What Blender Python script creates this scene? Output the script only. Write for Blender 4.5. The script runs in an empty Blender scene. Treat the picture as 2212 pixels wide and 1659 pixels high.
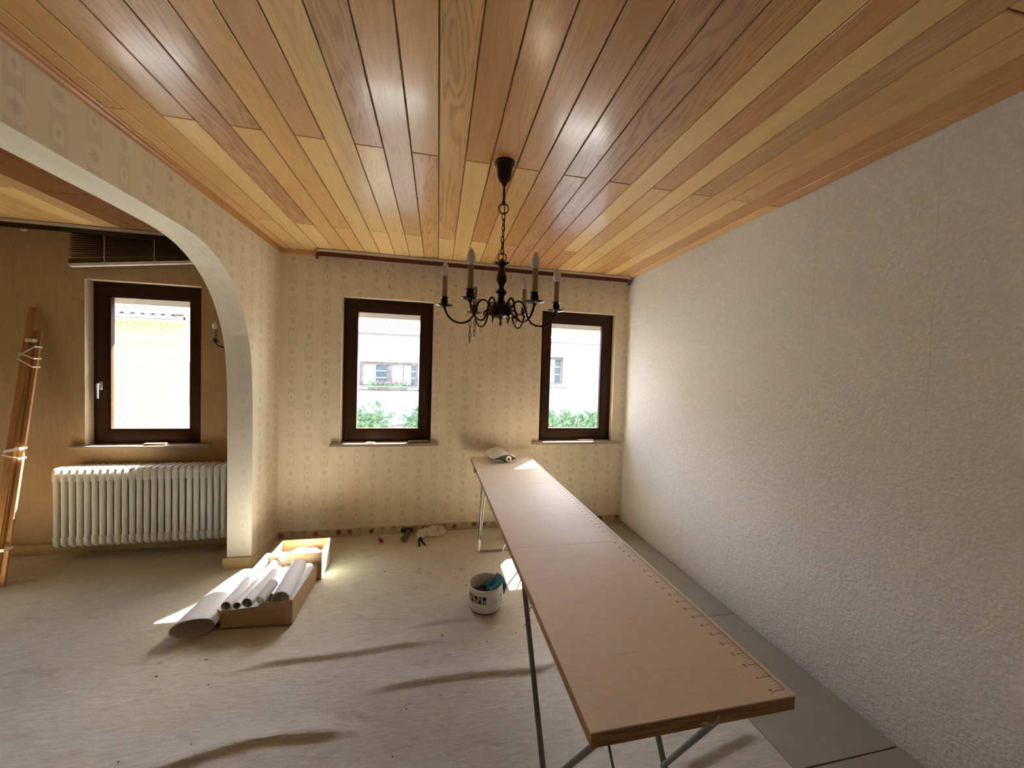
import bpy, bmesh, math, random
from mathutils import Vector, Matrix, noise as mnoise
PI = math.pi
SC = bpy.context.scene
COL = SC.collection
rnd = random.Random(7)

# ------------------------------------------------------------------ measures of the room (metres; +Y towards the window wall)
XL, XR, YB, H = -1.400, 2.013, 3.597, 2.634      # partition face, right wall, window wall, ceiling
PT = 0.172                                        # partition thickness
YR, XF = -2.3, -4.4                               # rear wall, far wall of the side room
TW = 0.36                                         # outer wall thickness
CAMH = 1.5706

# ------------------------------------------------------------------ camera
yaw, pitch, roll = math.radians(11.6623), math.radians(-1.5906), math.radians(1.6899)
fwd = Vector((math.sin(yaw)*math.cos(pitch), math.cos(yaw)*math.cos(pitch), math.sin(pitch)))
rgt = Vector((math.cos(yaw), -math.sin(yaw), 0)); up = rgt.cross(fwd)
r2 = rgt*math.cos(roll) + up*math.sin(roll); u2 = -rgt*math.sin(roll) + up*math.cos(roll)
cam = bpy.data.cameras.new('camera'); co = bpy.data.objects.new('camera', cam); COL.objects.link(co)
cam.sensor_fit = 'HORIZONTAL'; cam.sensor_width = 36.0; cam.lens = 36.0*777.08/2212
cam.clip_start = 0.02; cam.clip_end = 300
m = Matrix((r2, u2, -fwd)).transposed().to_4x4(); m.translation = (0, 0, CAMH); co.matrix_world = m
SC.camera = co

# ------------------------------------------------------------------ sky, sun, exposure
wd = bpy.data.worlds.new('world'); SC.world = wd; wd.use_nodes = True
wn = wd.node_tree; wn.nodes.clear()
sky = wn.nodes.new('ShaderNodeTexSky'); sky.sky_type = 'NISHITA'; sky.sun_disc = False
sky.sun_elevation = math.radians(49); sky.sun_rotation = math.radians(38); sky.dust_density = 2.0; sky.air_density = 1.0; sky.ozone_density = 1.0
bg = wn.nodes.new('ShaderNodeBackground'); bg.inputs['Strength'].default_value = 0.42
wo = wn.nodes.new('ShaderNodeOutputWorld')
wn.links.new(sky.outputs[0], bg.inputs[0]); wn.links.new(bg.outputs[0], wo.inputs[0])
sun = bpy.data.lights.new('sun_offscreen', 'SUN'); sun.energy = 40.0; sun.angle = math.radians(0.53); sun.color = (1.0, 0.93, 0.82)
so = bpy.data.objects.new('sun_offscreen', sun); COL.objects.link(so); so.location = (6, 9, 14)
so.rotation_euler = Vector((-0.53, -0.68, -1.0)).to_track_quat('-Z', 'Y').to_euler()
vs = SC.view_settings; vs.view_transform = 'Standard'; vs.look = 'None'; vs.gamma = 1.0; vs.use_curve_mapping = False
vs.exposure = 3.5

# ------------------------------------------------------------------ node helpers
class N:
    def __init__(s, name):
        s.m = bpy.data.materials.new(name); s.m.use_nodes = True; s.t = s.m.node_tree; s.t.nodes.clear()
        s.out = s.t.nodes.new('ShaderNodeOutputMaterial')
    def node(s, typ, **kw):
        n = s.t.nodes.new(typ)
        for k, v in kw.items(): setattr(n, k, v)
        return n
    def put(s, sock, v):
        if hasattr(v, 'is_linked') or isinstance(v, bpy.types.NodeSocket): s.t.links.new(v, sock)
        elif isinstance(v, (tuple, list)) and sock.type == 'RGBA' and len(v) == 3: sock.default_value = (*v, 1)
        else: sock.default_value = v
    def math(s, op, a, b=0.0, c=0.0, clamp=False):
        n = s.node('ShaderNodeMath', operation=op, use_clamp=clamp)
        for i, v in enumerate((a, b, c)): s.put(n.inputs[i], v)
        return n.outputs[0]
    def mix(s, f, a, b, blend='MIX'):
        n = s.node('ShaderNodeMix', data_type='RGBA', blend_type=blend)
        s.put(n.inputs[0], f); s.put(n.inputs[6], a); s.put(n.inputs[7], b); return n.outputs[2]
    def sep(s, v):
        n = s.node('ShaderNodeSeparateXYZ'); s.put(n.inputs[0], v); return n.outputs
    def comb(s, x, y, z):
        n = s.node('ShaderNodeCombineXYZ'); s.put(n.inputs[0], x); s.put(n.inputs[1], y); s.put(n.inputs[2], z); return n.outputs[0]
    def pos(s): return s.node('ShaderNodeNewGeometry').outputs['Position']
    def obj(s): return s.node('ShaderNodeTexCoord').outputs['Object']
    def scale(s, v, sc):
        n = s.node('ShaderNodeMapping'); s.put(n.inputs[0], v); n.inputs[3].default_value = sc; return n.outputs[0]
    def noise(s, v, sc=5, det=3, rough=.5, dist=0.0):
        n = s.node('ShaderNodeTexNoise'); s.put(n.inputs['Vector'], v); s.put(n.inputs['Scale'], sc)
        n.inputs['Detail'].default_value = det; n.inputs['Roughness'].default_value = rough; n.inputs['Distortion'].default_value = dist
        return n.outputs[0]
    def vor(s, v, sc=5, feat='F1'):
        n = s.node('ShaderNodeTexVoronoi', feature=feat); s.put(n.inputs['Vector'], v); n.inputs['Scale'].default_value = sc; return n.outputs
    def ramp(s, f, stops):
        n = s.node('ShaderNodeValToRGB'); s.put(n.inputs[0], f); e = n.color_ramp.elements
        while len(e) < len(stops): e.new(0.5)
        for i, (p, c) in enumerate(stops): e[i].position = p; e[i].color = (*c, 1) if len(c) == 3 else c
        return n.outputs[0]
    def mr(s, v, a, b, c=0.0, d=1.0, smooth=True):
        n = s.node('ShaderNodeMapRange', interpolation_type='SMOOTHSTEP' if smooth else 'LINEAR')
        s.put(n.inputs[0], v); n.inputs[1].default_value = a; n.inputs[2].default_value = b; n.inputs[3].default_value = c; n.inputs[4].default_value = d
        return n.outputs[0]
    def bump(s, h, st=.3, d=.01):
        n = s.node('ShaderNodeBump'); n.inputs['Strength'].default_value = st; n.inputs['Distance'].default_value = d; s.put(n.inputs['Height'], h); return n.outputs[0]
    def bsdf(s, col, rough=.6, metal=0.0, spec=.5, normal=None, coat=0.0, crough=.1, sheen=0.0, trans=0.0, alpha=None):
        b = s.node('ShaderNodeBsdfPrincipled'); s.put(b.inputs['Base Color'], col); s.put(b.inputs['Roughness'], rough); s.put(b.inputs['Metallic'], metal)
        b.inputs['Specular IOR Level'].default_value = spec; b.inputs['Coat Weight'].default_value = coat; b.inputs['Coat Roughness'].default_value = crough
        b.inputs['Sheen Weight'].default_value = sheen; b.inputs['Transmission Weight'].default_value = trans
        if normal is not None: s.put(b.inputs['Normal'], normal)
        s.t.links.new(b.outputs[0], s.out.inputs[0]); s.b = b
        return s.m

def plain(name, col, rough=.6, metal=0.0, spec=.5, var=.12, sc=30, bump=0.0, coat=0.0):
    n = N(name); o = n.obj(); f = n.noise(o, sc, 4, .6)
    c = n.mix(f, tuple(x*(1-var) for x in col), tuple(min(1, x*(1+var)) for x in col))
    return n.bsdf(c, rough, metal, spec, n.bump(f, bump, .004) if bump else None, coat)

M = {}
def wallpaper(name, axis, off, light=1.0, white=0.0):
    n = N(name); P = n.sep(n.pos()); u = n.math('SUBTRACT', P[axis], off); v = P[2]
    pw, ph = .1425, .278
    cu = n.math('ROUND', n.math('DIVIDE', u, pw)); du = n.math('ABSOLUTE', n.math('SUBTRACT', u, n.math('MULTIPLY', cu, pw)))
    par = n.math('MULTIPLY', n.math('FLOORED_MODULO', cu, 2.0), .5)
    t = n.math('ADD', n.math('DIVIDE', n.math('SUBTRACT', v, 1.857), ph), par)
    dvb = n.math('MULTIPLY', n.math('SUBTRACT', t, n.math('ROUND', t)), ph)
    t2 = n.math('ADD', t, .5); dvs = n.math('MULTIPLY', n.math('SUBTRACT', t2, n.math('ROUND', t2)), ph)
    fine = n.noise(n.pos(), 160, 3, .7); big = n.noise(n.pos(), 2.2, 4, .55)
    wob = n.math('MULTIPLY', n.math('SUBTRACT', fine, .5), .016)
    def dist(a, b, ka, kb):
        return n.math('ADD', n.math('SQRT', n.math('ADD', n.math('POWER', n.math('MULTIPLY', a, ka), 2), n.math('POWER', n.math('MULTIPLY', b, kb), 2))), wob)
    db = dist(du, dvb, 1.0, .82); ds = dist(du, dvs, 1.55, .95)
    base = tuple(x*light for x in (.755, .64, .465)); band = tuple(x*light for x in (.625, .525, .385)); pale = tuple(x*light for x in (.80, .69, .51)); ros = tuple(x*light for x in (.50, .405, .285))
    # fine vertical stripes on the ground, greyish band down each column
    st = n.math('MULTIPLY', n.math('SINE', n.math('MULTIPLY', u, 2*PI/.0095)), .5)
    ground = n.mix(n.math('MULTIPLY', n.math('ADD', st, .5), .10), base, band)
    bandf = n.math('MULTIPLY', n.mr(du, .024, .032, 1, 0), .58)
    edge = n.math('MULTIPLY', n.mr(n.math('ABSOLUTE', n.math('SUBTRACT', du, .031)), .001, .0025, 1, 0), .45)
    c = n.mix(bandf, ground, band); c = n.mix(edge, c, tuple(x*.85 for x in band))
    halo = n.mr(db, .043, .049, 1, 0); c = n.mix(n.math('MULTIPLY', halo, .75), c, pale)
    ring = n.math('MULTIPLY', n.mr(n.math('ABSOLUTE', n.math('SUBTRACT', db, .034)), .001, .004, 1, 0), .22); c = n.mix(ring, c, band)
    c = n.mix(n.math('MULTIPLY', n.mr(db, .008, .032, 1, 0), n.mr(n.noise(n.pos(), 75, 3, .6), .3, .7, .2, .85)), c, ros)
    c = n.mix(n.math('MULTIPLY', n.mr(ds, .034, .041, 1, 0), .7), c, pale)
    c = n.mix(n.math('MULTIPLY', n.mr(ds, .008, .020, 1, 0), .55), c, ros)
    # age blotches and lap seams of the strips
    c = n.mix(n.math('MULTIPLY', n.mr(big, .42, .75), .28), c, (.64*light, .50*light, .33*light))
    su = n.math('ABSOLUTE', n.math('SUBTRACT', n.math('FRACT', n.math('DIVIDE', n.math('ADD', u, .07), .4275)), .5))
    c = n.mix(n.math('MULTIPLY', n.mr(su, .0015, .0045, 1, 0), .25), c, (.3, .22, .14))
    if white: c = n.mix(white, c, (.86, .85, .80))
    if axis == 0 and not white:                    # drill holes and torn plug spots near the ceiling
        w2 = n.math('MULTIPLY', n.math('SUBTRACT', n.noise(n.pos(), 60, 3, .7), .5), .03)
        for hx, hz, hr in ((-1.018, 2.51, .010), (-1.010, 2.49, .006), (-.866, 2.362, .009), (-1.056, 2.431, .006), (-1.045, 2.42, .004), (-.485, 2.51, .012), (-.46, 2.505, .007), (-.471, 2.44, .008), (-.474, 2.39, .006), (-.47, 2.36, .008), (-.09, 2.357, .010), (.153, 2.416, .009), (1.56, 2.43, .006)):
            d = n.math('ADD', n.math('SQRT', n.math('ADD', n.math('POWER', n.math('SUBTRACT', P[0], hx), 2), n.math('POWER', n.math('SUBTRACT', P[2], hz), 2))), w2)
            c = n.mix(n.math('MULTIPLY', n.mr(d, hr*.5, hr*.8, 1, 0), .9), n.mix(n.math('MULTIPLY', n.mr(d, hr*1.1, hr*1.7, 1, 0), .5), c, (.72, .64, .52)), (.06, .035, .02))
    return n.bsdf(c, .72, normal=n.bump(n.noise(n.pos(), 90, 3), .12, .004))
M['wp_back'] = wallpaper('wallpaper_back', 0, -1.157)
M['wp_left'] = wallpaper('wallpaper_partition', 1, 3.53)
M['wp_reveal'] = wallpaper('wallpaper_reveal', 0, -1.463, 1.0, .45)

n = N('grasscloth'); p = n.pos(); f = n.noise(n.scale(p, (55, 55, 4)), 1, 5, .65); g = n.noise(n.scale(p, (30, 30, 160)), 1, 3, .6); fl_ = n.noise(n.scale(p, (70, 70, 22)), 1, 3, .7); big = n.noise(p, 1.6, 4, .55)
c = n.mix(f, (.40, .255, .115), (.58, .40, .21)); c = n.mix(n.math('MULTIPLY', g, .3), c, (.30, .19, .09)); c = n.mix(n.math('MULTIPLY', n.mr(fl_, .62, .74), .55), c, (.17, .09, .035)); c = n.mix(n.math('MULTIPLY', n.mr(big, .45, .7), .35), c, (.27, .15, .06))
M['grass'] = n.bsdf(c, .85, normal=n.bump(f, .25, .004))

n = N('woodchip_white'); p = n.pos(); P = n.sep(p)
h = n.noise(p, 48, 5, .62); h2 = n.vor(n.scale(p, (1, 1, 1)), 70)[0]
hh = n.math('ADD', h, n.math('MULTIPLY', h2, -.35))
sy = n.math('ABSOLUTE', n.math('SUBTRACT', n.math('FRACT', n.math('DIVIDE', n.math('ADD', P[1], 3.0-.165+.2475), .495)), .5))
seam = n.mr(sy, .001, .0035, 1, 0)
big = n.noise(p, 1.3, 4, .5)
c = n.mix(n.mr(hh, .2, .6), (.80, .80, .80), (.89, .89, .90)); c = n.mix(n.math('MULTIPLY', n.mr(big, .45, .75), .12), c, (.72, .64, .52)); c = n.mix(n.math('MULTIPLY', seam, .35), c, (.45, .42, .38))
M['chip'] = n.bsdf(c, .8, normal=n.bump(hh, .5, .009))

def woodmat(name, usecol=True, base=(.5, .28, .1), dark=.55, rough=.3, coat=0.0, axis=1, gscale=1.0, strength=.5, spec=.5):
    n = N(name); o = n.obj(); oi = n.node('ShaderNodeObjectInfo'); r = n.math('MULTIPLY', oi.outputs['Random'], 37.0)
    ad = n.node('ShaderNodeVectorMath', operation='ADD'); n.put(ad.inputs[0], o); n.put(ad.inputs[1], n.comb(r, n.math('MULTIPLY', r, 1.7), r)); q = ad.outputs[0]
    s1 = [9, 9, 9]; s1[axis] = .9; s2 = [170, 170, 170]; s2[axis] = 9
    low = n.noise(n.scale(q, tuple(x*gscale for x in s1)), 1, 2, .5, .6)
    rings = n.math('FRACT', n.math('MULTIPLY', low, 15.0)); rings = n.math('ABSOLUTE', n.math('SUBTRACT', rings, .5)); rings = n.mr(rings, .02, .34, 1, 0)
    fib = n.noise(n.scale(q, tuple(x*gscale for x in s2)), 1, 4, .65)
    col = oi.outputs['Color'] if usecol else base; al = oi.outputs['Alpha'] if usecol else strength
    f = n.math('MULTIPLY', n.math('MULTIPLY', rings, n.mr(fib, .3, .7, .35, 1.0)), al)
    dk = n.mix(1.0, col, (dark, dark*.86, dark*.72), 'MULTIPLY')
    c = n.mix(f, col, dk); c = n.mix(n.math('MULTIPLY', n.mr(fib, .45, .8), .35), c, dk)
    c = n.mix(n.math('MULTIPLY', n.mr(low, .4, .7), .18), c, dk)
    return n.bsdf(c, n.mr(fib, .2, .9, rough*.85, rough*1.3), spec=spec, normal=n.bump(fib, .06, .002), coat=coat, crough=.16)
M['plank'] = woodmat('ceiling_oak_veneer', True, rough=.34, coat=.45)
M['trimwood'] = woodmat('moulding_wood', False, (.50, .23, .07), .6, .35, 0, 1, 1.0, .3)
M['frame'] = woodmat('dark_window_wood', False, (.040, .0145, .005), .5, .42, .0, 2, 1.0, .5, .22)
M['lath'] = woodmat('lath_wood', False, (.45, .22, .08), .6, .5, 0, 2, 1.0, .4)
M['offcut'] = woodmat('offcut_wood', False, (.42, .24, .11), .6, .6, 0, 0, 1.0, .5)
M['offcut_dark'] = woodmat('offcut_dark_wood', False, (.20, .10, .05), .6, .6, 0, 0, 1.0, .5)
M['plinth'] = plain('plinth_paint', (.52, .40, .20), .55)
M['backing'] = plain('batten_dark', (.085, .035, .014), .8)
M['batten'] = plain('batten_wood', (.42, .24, .10), .8)
M['maroon'] = plain('maroon_plastic', (.09, .008, .010), .4)
M['railgrey'] = plain('grey_rail', (.78, .72, .66), .5)
M['railblack'] = plain('black_rail', (.012, .006, .006), .5)
M['clip'] = plain('white_plastic', (.72, .68, .62), .5)
M['blindbrown'] = plain('brown_slat', (.07, .032, .016), .4)
M['blindwhite'] = plain('white_rail', (.70, .68, .64), .4)
M['sill'] = plain('sill_stone', (.36, .27, .19), .38, sc=12)
M['sillw'] = plain('reveal_plaster', (.60, .50, .36), .8)
M['chrome'] = plain('light_metal', (.75, .74, .72), .25, .6)
M['blackmetal'] = plain('dark_metal', (.015, .010, .008), .4, .3)
M['steel'] = plain('galvanised_steel', (.20, .20, .195), .42, .75, var=.25, sc=60)
M['brass'] = plain('antique_bronze', (.030, .018, .011), .2, .8, var=.25)
M['candle'] = plain('candle_sleeve', (.36, .265, .14), .6, var=.05)
M['radiator'] = plain('radiator_enamel', (.70, .68, .60), .35, var=.06, sc=12)
M['enamel'] = plain('white_enamel', (.78, .76, .72), .18, var=.02)
M['enamel_in'] = plain('enamel_inside', (.72, .68, .59), .3, var=.06)
M['ink'] = plain('black_print', (.008, .007, .012), .4)
M['rulerink'] = plain('ruler_print', (.035, .022, .012), .7)
M['bluecloth'] = plain('blue_cloth', (.020, .19, .27), .8, var=.35, sc=60, bump=.3)
M['darkwater'] = plain('dark_contents', (.010, .010, .010), .35, sc=50, bump=.5)
M['whitecloth'] = plain('white_cloth', (.72, .66, .55), .85, var=.15, sc=40, bump=.2)
M['redhandle'] = plain('red_plastic', (.28, .010, .012), .3)
M['tape'] = plain('paper_tape', (.72, .66, .55), .7)
M['scrap'] = plain('paper_scrap', (.78, .76, .72), .8)
M['toolwood'] = plain('tool_wood', (.12, .055, .025), .5, sc=50)
n = N('rolled_paper'); o = n.pos(); f = n.noise(o, 130, 4, .7); M['paper'] = n.bsdf(n.mix(f, (.66, .67, .70), (.80, .80, .82)), .85, normal=n.bump(f, .3, .004))
n = N('paper_inside'); M['paperin'] = n.bsdf(n.mix(n.noise(n.pos(), 60, 3), (.58, .50, .39), (.66, .58, .47)), .85)
n = N('cardboard'); f = n.noise(n.scale(n.pos(), (20, 20, 90)), 1, 3, .6); M['card'] = n.bsdf(n.mix(f, (.40, .25, .125), (.49, .32, .17)), .8)
M['card2'] = M['card']
M['greenprint'] = plain('green_print', (.06, .42, .30), .7)
M['cream_print'] = plain('cream_print', (.72, .68, .52), .7)

n = N('frosted_bulb'); M['bulb'] = n.bsdf((.86, .86, .84), .25, spec=.5); n.b.inputs['Subsurface Weight'].default_value = .25; n.b.inputs['Subsurface Radius'].default_value = (.02, .02, .02)

n = N('carpet_felt'); p = n.pos()
fa = n.noise(n.scale(p, (14, 60, 14)), 1, 5, .7); fb = n.noise(p, 330, 3, .7); big = n.noise(p, 1.1, 5, .6); spot = n.noise(p, 9, 5, .72); st2 = n.noise(n.scale(p, (1, 2.2, 1)), 3.6, 4, .7, .8)
c = n.mix(n.mr(fa, .3, .7), (.61, .575, .475), (.75, .72, .62)); c = n.mix(n.math('MULTIPLY', fb, .3), c, (.50, .47, .385))
c = n.mix(n.math('MULTIPLY', n.mr(big, .40, .68), .5), c, (.54, .475, .33))
c = n.mix(n.math('MULTIPLY', n.mr(st2, .54, .74), .45), c, (.34, .30, .21))
c = n.mix(n.math('MULTIPLY', n.mr(spot, .64, .74), .6), c, (.20, .175, .125))
M['carpet'] = n.bsdf(c, .95, spec=.15, sheen=.15, normal=n.bump(n.math('ADD', fa, n.math('MULTIPLY', fb, .6)), .6, .008))
n = N('hardboard'); p = n.pos(); f = n.noise(p, 6, 5, .65); g = n.noise(p, 130, 3, .7); oi = n.node('ShaderNodeObjectInfo')
c = n.mix(f, (.33, .295, .205), (.47, .435, .335)); c = n.mix(n.math('MULTIPLY', g, .3), c, (.20, .17, .11)); c = n.mix(n.math('MULTIPLY', oi.outputs['Random'], .25), c, (.30, .28, .18))
M['hardboard'] = n.bsdf(c, .8, spec=.3, normal=n.bump(g, .2, .003))

n = N('table_ply'); p = n.obj(); f = n.noise(n.scale(p, (3.2, 60, 10)), 1, 4, .65, .4); g = n.noise(n.scale(p, (2.2, 16, 6)), 1, 3, .6, 1.2); gl = n.noise(p, 2.3, 4, .6)
ln = n.math('ABSOLUTE', n.math('SUBTRACT', n.math('FRACT', n.math('MULTIPLY', g, 7)), .5)); ln = n.mr(ln, .0, .10, 1, 0)
c = n.mix(f, (.85, .73, .575), (.90, .79, .65)); c = n.mix(n.math('MULTIPLY', ln, .16), c, (.52, .36, .24)); c = n.mix(n.math('MULTIPLY', n.mr(gl, .42, .68), .35), c, (.80, .68, .56))
M['ply'] = n.bsdf(c, n.mr(gl, .3, .7, .50, .62), spec=.25, normal=n.bump(f, .06, .002))
n = N('table_edge'); p = n.obj(); f = n.noise(n.scale(p, (10, 10, 260)), 1, 3, .5); c = n.mix(n.mr(f, .4, .6), (.30, .135, .045), (.46, .25, .10)); M['plyedge'] = n.bsdf(c, .6)

n = N('floral_border'); P = n.sep(n.pos()); u = P[0]; v = P[2]
k = n.math('DIVIDE', u, .098); ku = n.math('ROUND', k); du = n.math('MULTIPLY', n.math('SUBTRACT', k, ku), .098); dv = n.math('SUBTRACT', v, n.math('ADD', .040, n.math('MULTIPLY', n.math('SINE', n.math('MULTIPLY', ku, 2.4)), .010)))
d = n.math('ADD', n.math('SQRT', n.math('ADD', n.math('POWER', du, 2), n.math('POWER', dv, 2))), n.math('MULTIPLY', n.math('SUBTRACT', n.noise(n.pos(), 70, 3, .7), .5), .040))
red = n.math('GREATER_THAN', n.math('SINE', n.math('MULTIPLY', ku, 3.9)), -.2)
g = n.noise(n.pos(), 120, 2, .5)
ck = n.math('MULTIPLY', n.math('GREATER_THAN', n.math('FRACT', n.math('DIVIDE', u, .021)), .9), .4)
c = n.mix(ck, (.55, .45, .31), (.28, .20, .12)); c = n.mix(n.math('MULTIPLY', n.mr(g, .62, .7), .5), c, (.25, .19, .10))
fc = n.mix(red, (.40, .30, .17), (.27, .035, .022)); c = n.mix(n.math('MULTIPLY', n.mr(d, .020, .026, 1, 0), .9), c, fc)
pl = n.noise(n.pos(), 11, 3, .6); c = n.mix(n.mr(pl, .56, .60), c, (.50, .40, .28))
M['border'] = n.bsdf(c, .85)

# dirty window glass
n = N('dirty_glass'); p = n.pos(); a = n.noise(p, 26, 6, .75); b = n.noise(n.scale(p, (9, 9, 1.6)), 1, 5, .7); v = n.vor(p, 60)[0]
dirt = n.math('ADD', n.math('MULTIPLY', n.mr(a, .42, .75), .007), n.math('MULTIPLY', n.mr(b, .45, .75), .005)); dirt = n.math('ADD', dirt, n.math('MULTIPLY', n.mr(v, .12, .28, 1, 0), .004)); dirt = n.math('ADD', dirt, .001)
tr = n.node('ShaderNodeBsdfTransparent'); tr.inputs[0].default_value = (.78, .80, .80, 1)
tl = n.node('ShaderNodeBsdfTranslucent'); tl.inputs[0].default_value = (.62, .66, .70, 1)
gl = n.node('ShaderNodeBsdfGlossy'); gl.inputs['Roughness'].default_value = .02
fr = n.node('ShaderNodeFresnel'); fr.inputs[0].default_value = 1.35
m1 = n.node('ShaderNodeMixShader'); n.put(m1.inputs[0], dirt); n.t.links.new(tr.outputs[0], m1.inputs[1]); n.t.links.new(tl.outputs[0], m1.inputs[2])
m2 = n.node('ShaderNodeMixShader'); n.put(m2.inputs[0], n.math('MULTIPLY', fr.outputs[0], .6)); n.t.links.new(m1.outputs[0], m2.inputs[1]); n.t.links.new(gl.outputs[0], m2.inputs[2])
n.t.links.new(m2.outputs[0], n.out.inputs[0]); M['glass'] = n.m
# outdoors
M['plaster_out'] = plain('house_plaster', (0.38, 0.376, 0.37), .9, var=.10, sc=8)
M['plaster_out2'] = plain('house_plaster_yellow', (0.52, 0.48, 0.33), .9, var=.08, sc=5)
M['tile'] = plain('clay_tile', (0.24, 0.16, 0.135), .9, spec=.05, var=.2, sc=6)
M['tile_grey'] = plain('grey_tile', (0.16, 0.15, 0.15), .9, spec=.05, var=.2, sc=6)
M['tile_red'] = plain('red_verge_tile', (0.34, 0.13, 0.085), .7, var=.15, sc=6)
M['gutter'] = plain('zinc_gutter', (0.34, 0.38, 0.4), .6, .1)
M['mortar'] = plain('mortar', (0.3, 0.26, 0.2), .9)
M['brick'] = woodmat('yellow_brick', True, rough=.85)
M['brickred'] = plain('red_brick', (.34, .13, .08), .85, var=.2)
M['housewin'] = plain('house_window_frame', (0.1, 0.085, 0.08), .7, spec=.1)
M['muntin'] = plain('white_muntin', (0.7, 0.7, 0.68), .6)
M['housepane'] = plain('house_pane', (0.045, 0.065, 0.08), .5, spec=.05, var=.3, sc=2)
M['curtain'] = plain('orange_curtain', (0.42, 0.31, 0.21), .8, var=.25, sc=9)
M['leaf'] = plain('vine_leaf', (0.06, 0.14, 0.04), .6, var=.4, sc=9)
M['bark'] = plain('vine_bark', (0.09, 0.07, 0.055), .9)
M['flower'] = plain('pink_flower', (0.5, 0.1, 0.16), .6)
M['street'] = plain('street_paving', (0.10, 0.098, 0.094), .9, sc=3)
M['patio'] = plain('bounce_paving', (0.36, 0.34, 0.31), .9, sc=3)
M['bouncewall'] = plain('cream_bounce_render', (0.62, 0.59, 0.52), .9, sc=3)
M['exterior'] = plain('exterior_render', (0.26, 0.22, 0.18), .9)

# ------------------------------------------------------------------ mesh helpers
class MB:
    def __init__(s): s.v = []; s.f = []; s.mi = []; s.cur = 0
    def add(s, vs, fs):
        b = len(s.v); s.v += [tuple(x) for x in vs]; s.f += [tuple(i+b for i in f) for f in fs]; s.mi += [s.cur]*len(fs); return s
    def box(s, x0, x1, y0, y1, z0, z1):
        return s.add([(x0,y0,z0),(x1,y0,z0),(x1,y1,z0),(x0,y1,z0),(x0,y0,z1),(x1,y0,z1),(x1,y1,z1),(x0,y1,z1)],
                     [(3,2,1,0),(4,5,6,7),(0,1,5,4),(1,2,6,5),(2,3,7,6),(3,0,4,7)])
    def cbox(s, x0, x1, y0, y1, z0, z1, b):          # box with chamfered edges
        bm = bmesh.new(); bmesh.ops.create_cube(bm, size=1)
        for v in bm.verts: v.co = ((x0+x1)/2+v.co.x*(x1-x0), (y0+y1)/2+v.co.y*(y1-y0), (z0+z1)/2+v.co.z*(z1-z0))
        bmesh.ops.bevel(bm, geom=list(bm.edges), offset=b, segments=1, affect='EDGES'); return s.bm(bm)
    def bm(s, bm):
        bm.verts.index_update(); s.add([v.co[:] for v in bm.verts], [[v.index for v in f.verts] for f in bm.faces]); bm.free(); return s
    def quad(s, a, b, c, d): return s.add([a, b, c, d], [(0,1,2,3)])
    def tube(s, pts, r, n=8, closed=False, cap=True, flat=None):
        pts = [Vector(p) for p in pts]; L = len(pts); rs = r if isinstance(r, (list, tuple)) else [r]*L
        vs = []; prev = None
        for i, p in enumerate(pts):
            if closed: t = pts[(i+1) % L]-pts[i-1]
            else: t = pts[min(i+1, L-1)]-pts[max(i-1, 0)]
            t.normalize()
            if prev is None: a = Vector((0,0,1)) if abs(t.z) < .9 else Vector((1,0,0)); x = t.cross(a).normalized()
            else: x = (prev - t*prev.dot(t)); x = x.normalized() if x.length > 1e-6 else t.orthogonal().normalized()
            prev = x; y = t.cross(x)
            for k in range(n):
                an = 2*PI*k/n; e = 1.0 if flat is None else flat
                vs.append(p + x*(rs[i]*math.cos(an)) + y*(rs[i]*e*math.sin(an)))
        fs = []
        for i in range(L if closed else L-1):
            j = (i+1) % L
            for k in range(n): fs.append((i*n+k, i*n+(k+1)%n, j*n+(k+1)%n, j*n+k))
        if cap and not closed: fs += [tuple(range(n))[::-1], tuple((L-1)*n+k for k in range(n))]
        return s.add(vs, fs)
    def hollow(s, p0, p1, r0, r1, th, n=24, flat=1.0, sag=None, gap=0.0):   # open paper tube with wall thickness
        p0 = Vector(p0); p1 = Vector(p1); t = (p1-p0).normalized(); x = t.cross(Vector((0,0,1))).normalized(); y = x.cross(t)
        def ring(p, r): return [p + x*(r*math.cos(2*PI*k/n)) + y*(r*flat*math.sin(2*PI*k/n)) for k in range(n)]
        A, B, C, D = ring(p0, r0), ring(p1, r1), ring(p1, r1-th), ring(p0, r0-th); fs = []; fi = []
        for k in range(n):
            q = (k+1) % n
            fs += [(k, n+k, n+q, q), (n+k, 2*n+k, 2*n+q, n+q), (3*n+k, k, q, 3*n+q)]; fi.append((2*n+k, 3*n+k, 3*n+q, 2*n+q))
        s.cur = 0; b = len(s.v); s.add(A+B+C+D, fs); s.cur = 1; s.f += [tuple(i+b for i in f) for f in fi]; s.mi += [1]*len(fi); s.cur = 0
        return s
    def lathe(s, c, prof, n=24, cap=True):
        vs = []; 
        for r, z in prof:
            for k in range(n): an = 2*PI*k/n; vs.append((c[0]+r*math.cos(an), c[1]+r*math.sin(an), c[2]+z))
        fs = []
        for i in range(len(prof)-1):
            for k in range(n): q = (k+1) % n; fs.append((i*n+k, i*n+q, (i+1)*n+q, (i+1)*n+k))
        if cap: fs += [tuple(range(n))[::-1], tuple((len(prof)-1)*n+k for k in range(n))]
        return s.add(vs, fs)
    def prism(s, poly, h, f):                        # poly of 2D points, f maps (a, b, t) to 3D, t in 0..h
        L = len(poly); vs = [f(a, b, 0) for a, b in poly]+[f(a, b, h) for a, b in poly]
        return s.add(vs, [tuple(range(L))[::-1], tuple(range(L, 2*L))]+[(i, (i+1)%L, L+(i+1)%L, L+i) for i in range(L)])
    def grid(s, nx, ny, f):
        vs = [f(i/(nx-1), j/(ny-1)) for j in range(ny) for i in range(nx)]
        return s.add(vs, [(j*nx+i, j*nx+i+1, (j+1)*nx+i+1, (j+1)*nx+i) for j in range(ny-1) for i in range(nx-1)])
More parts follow.
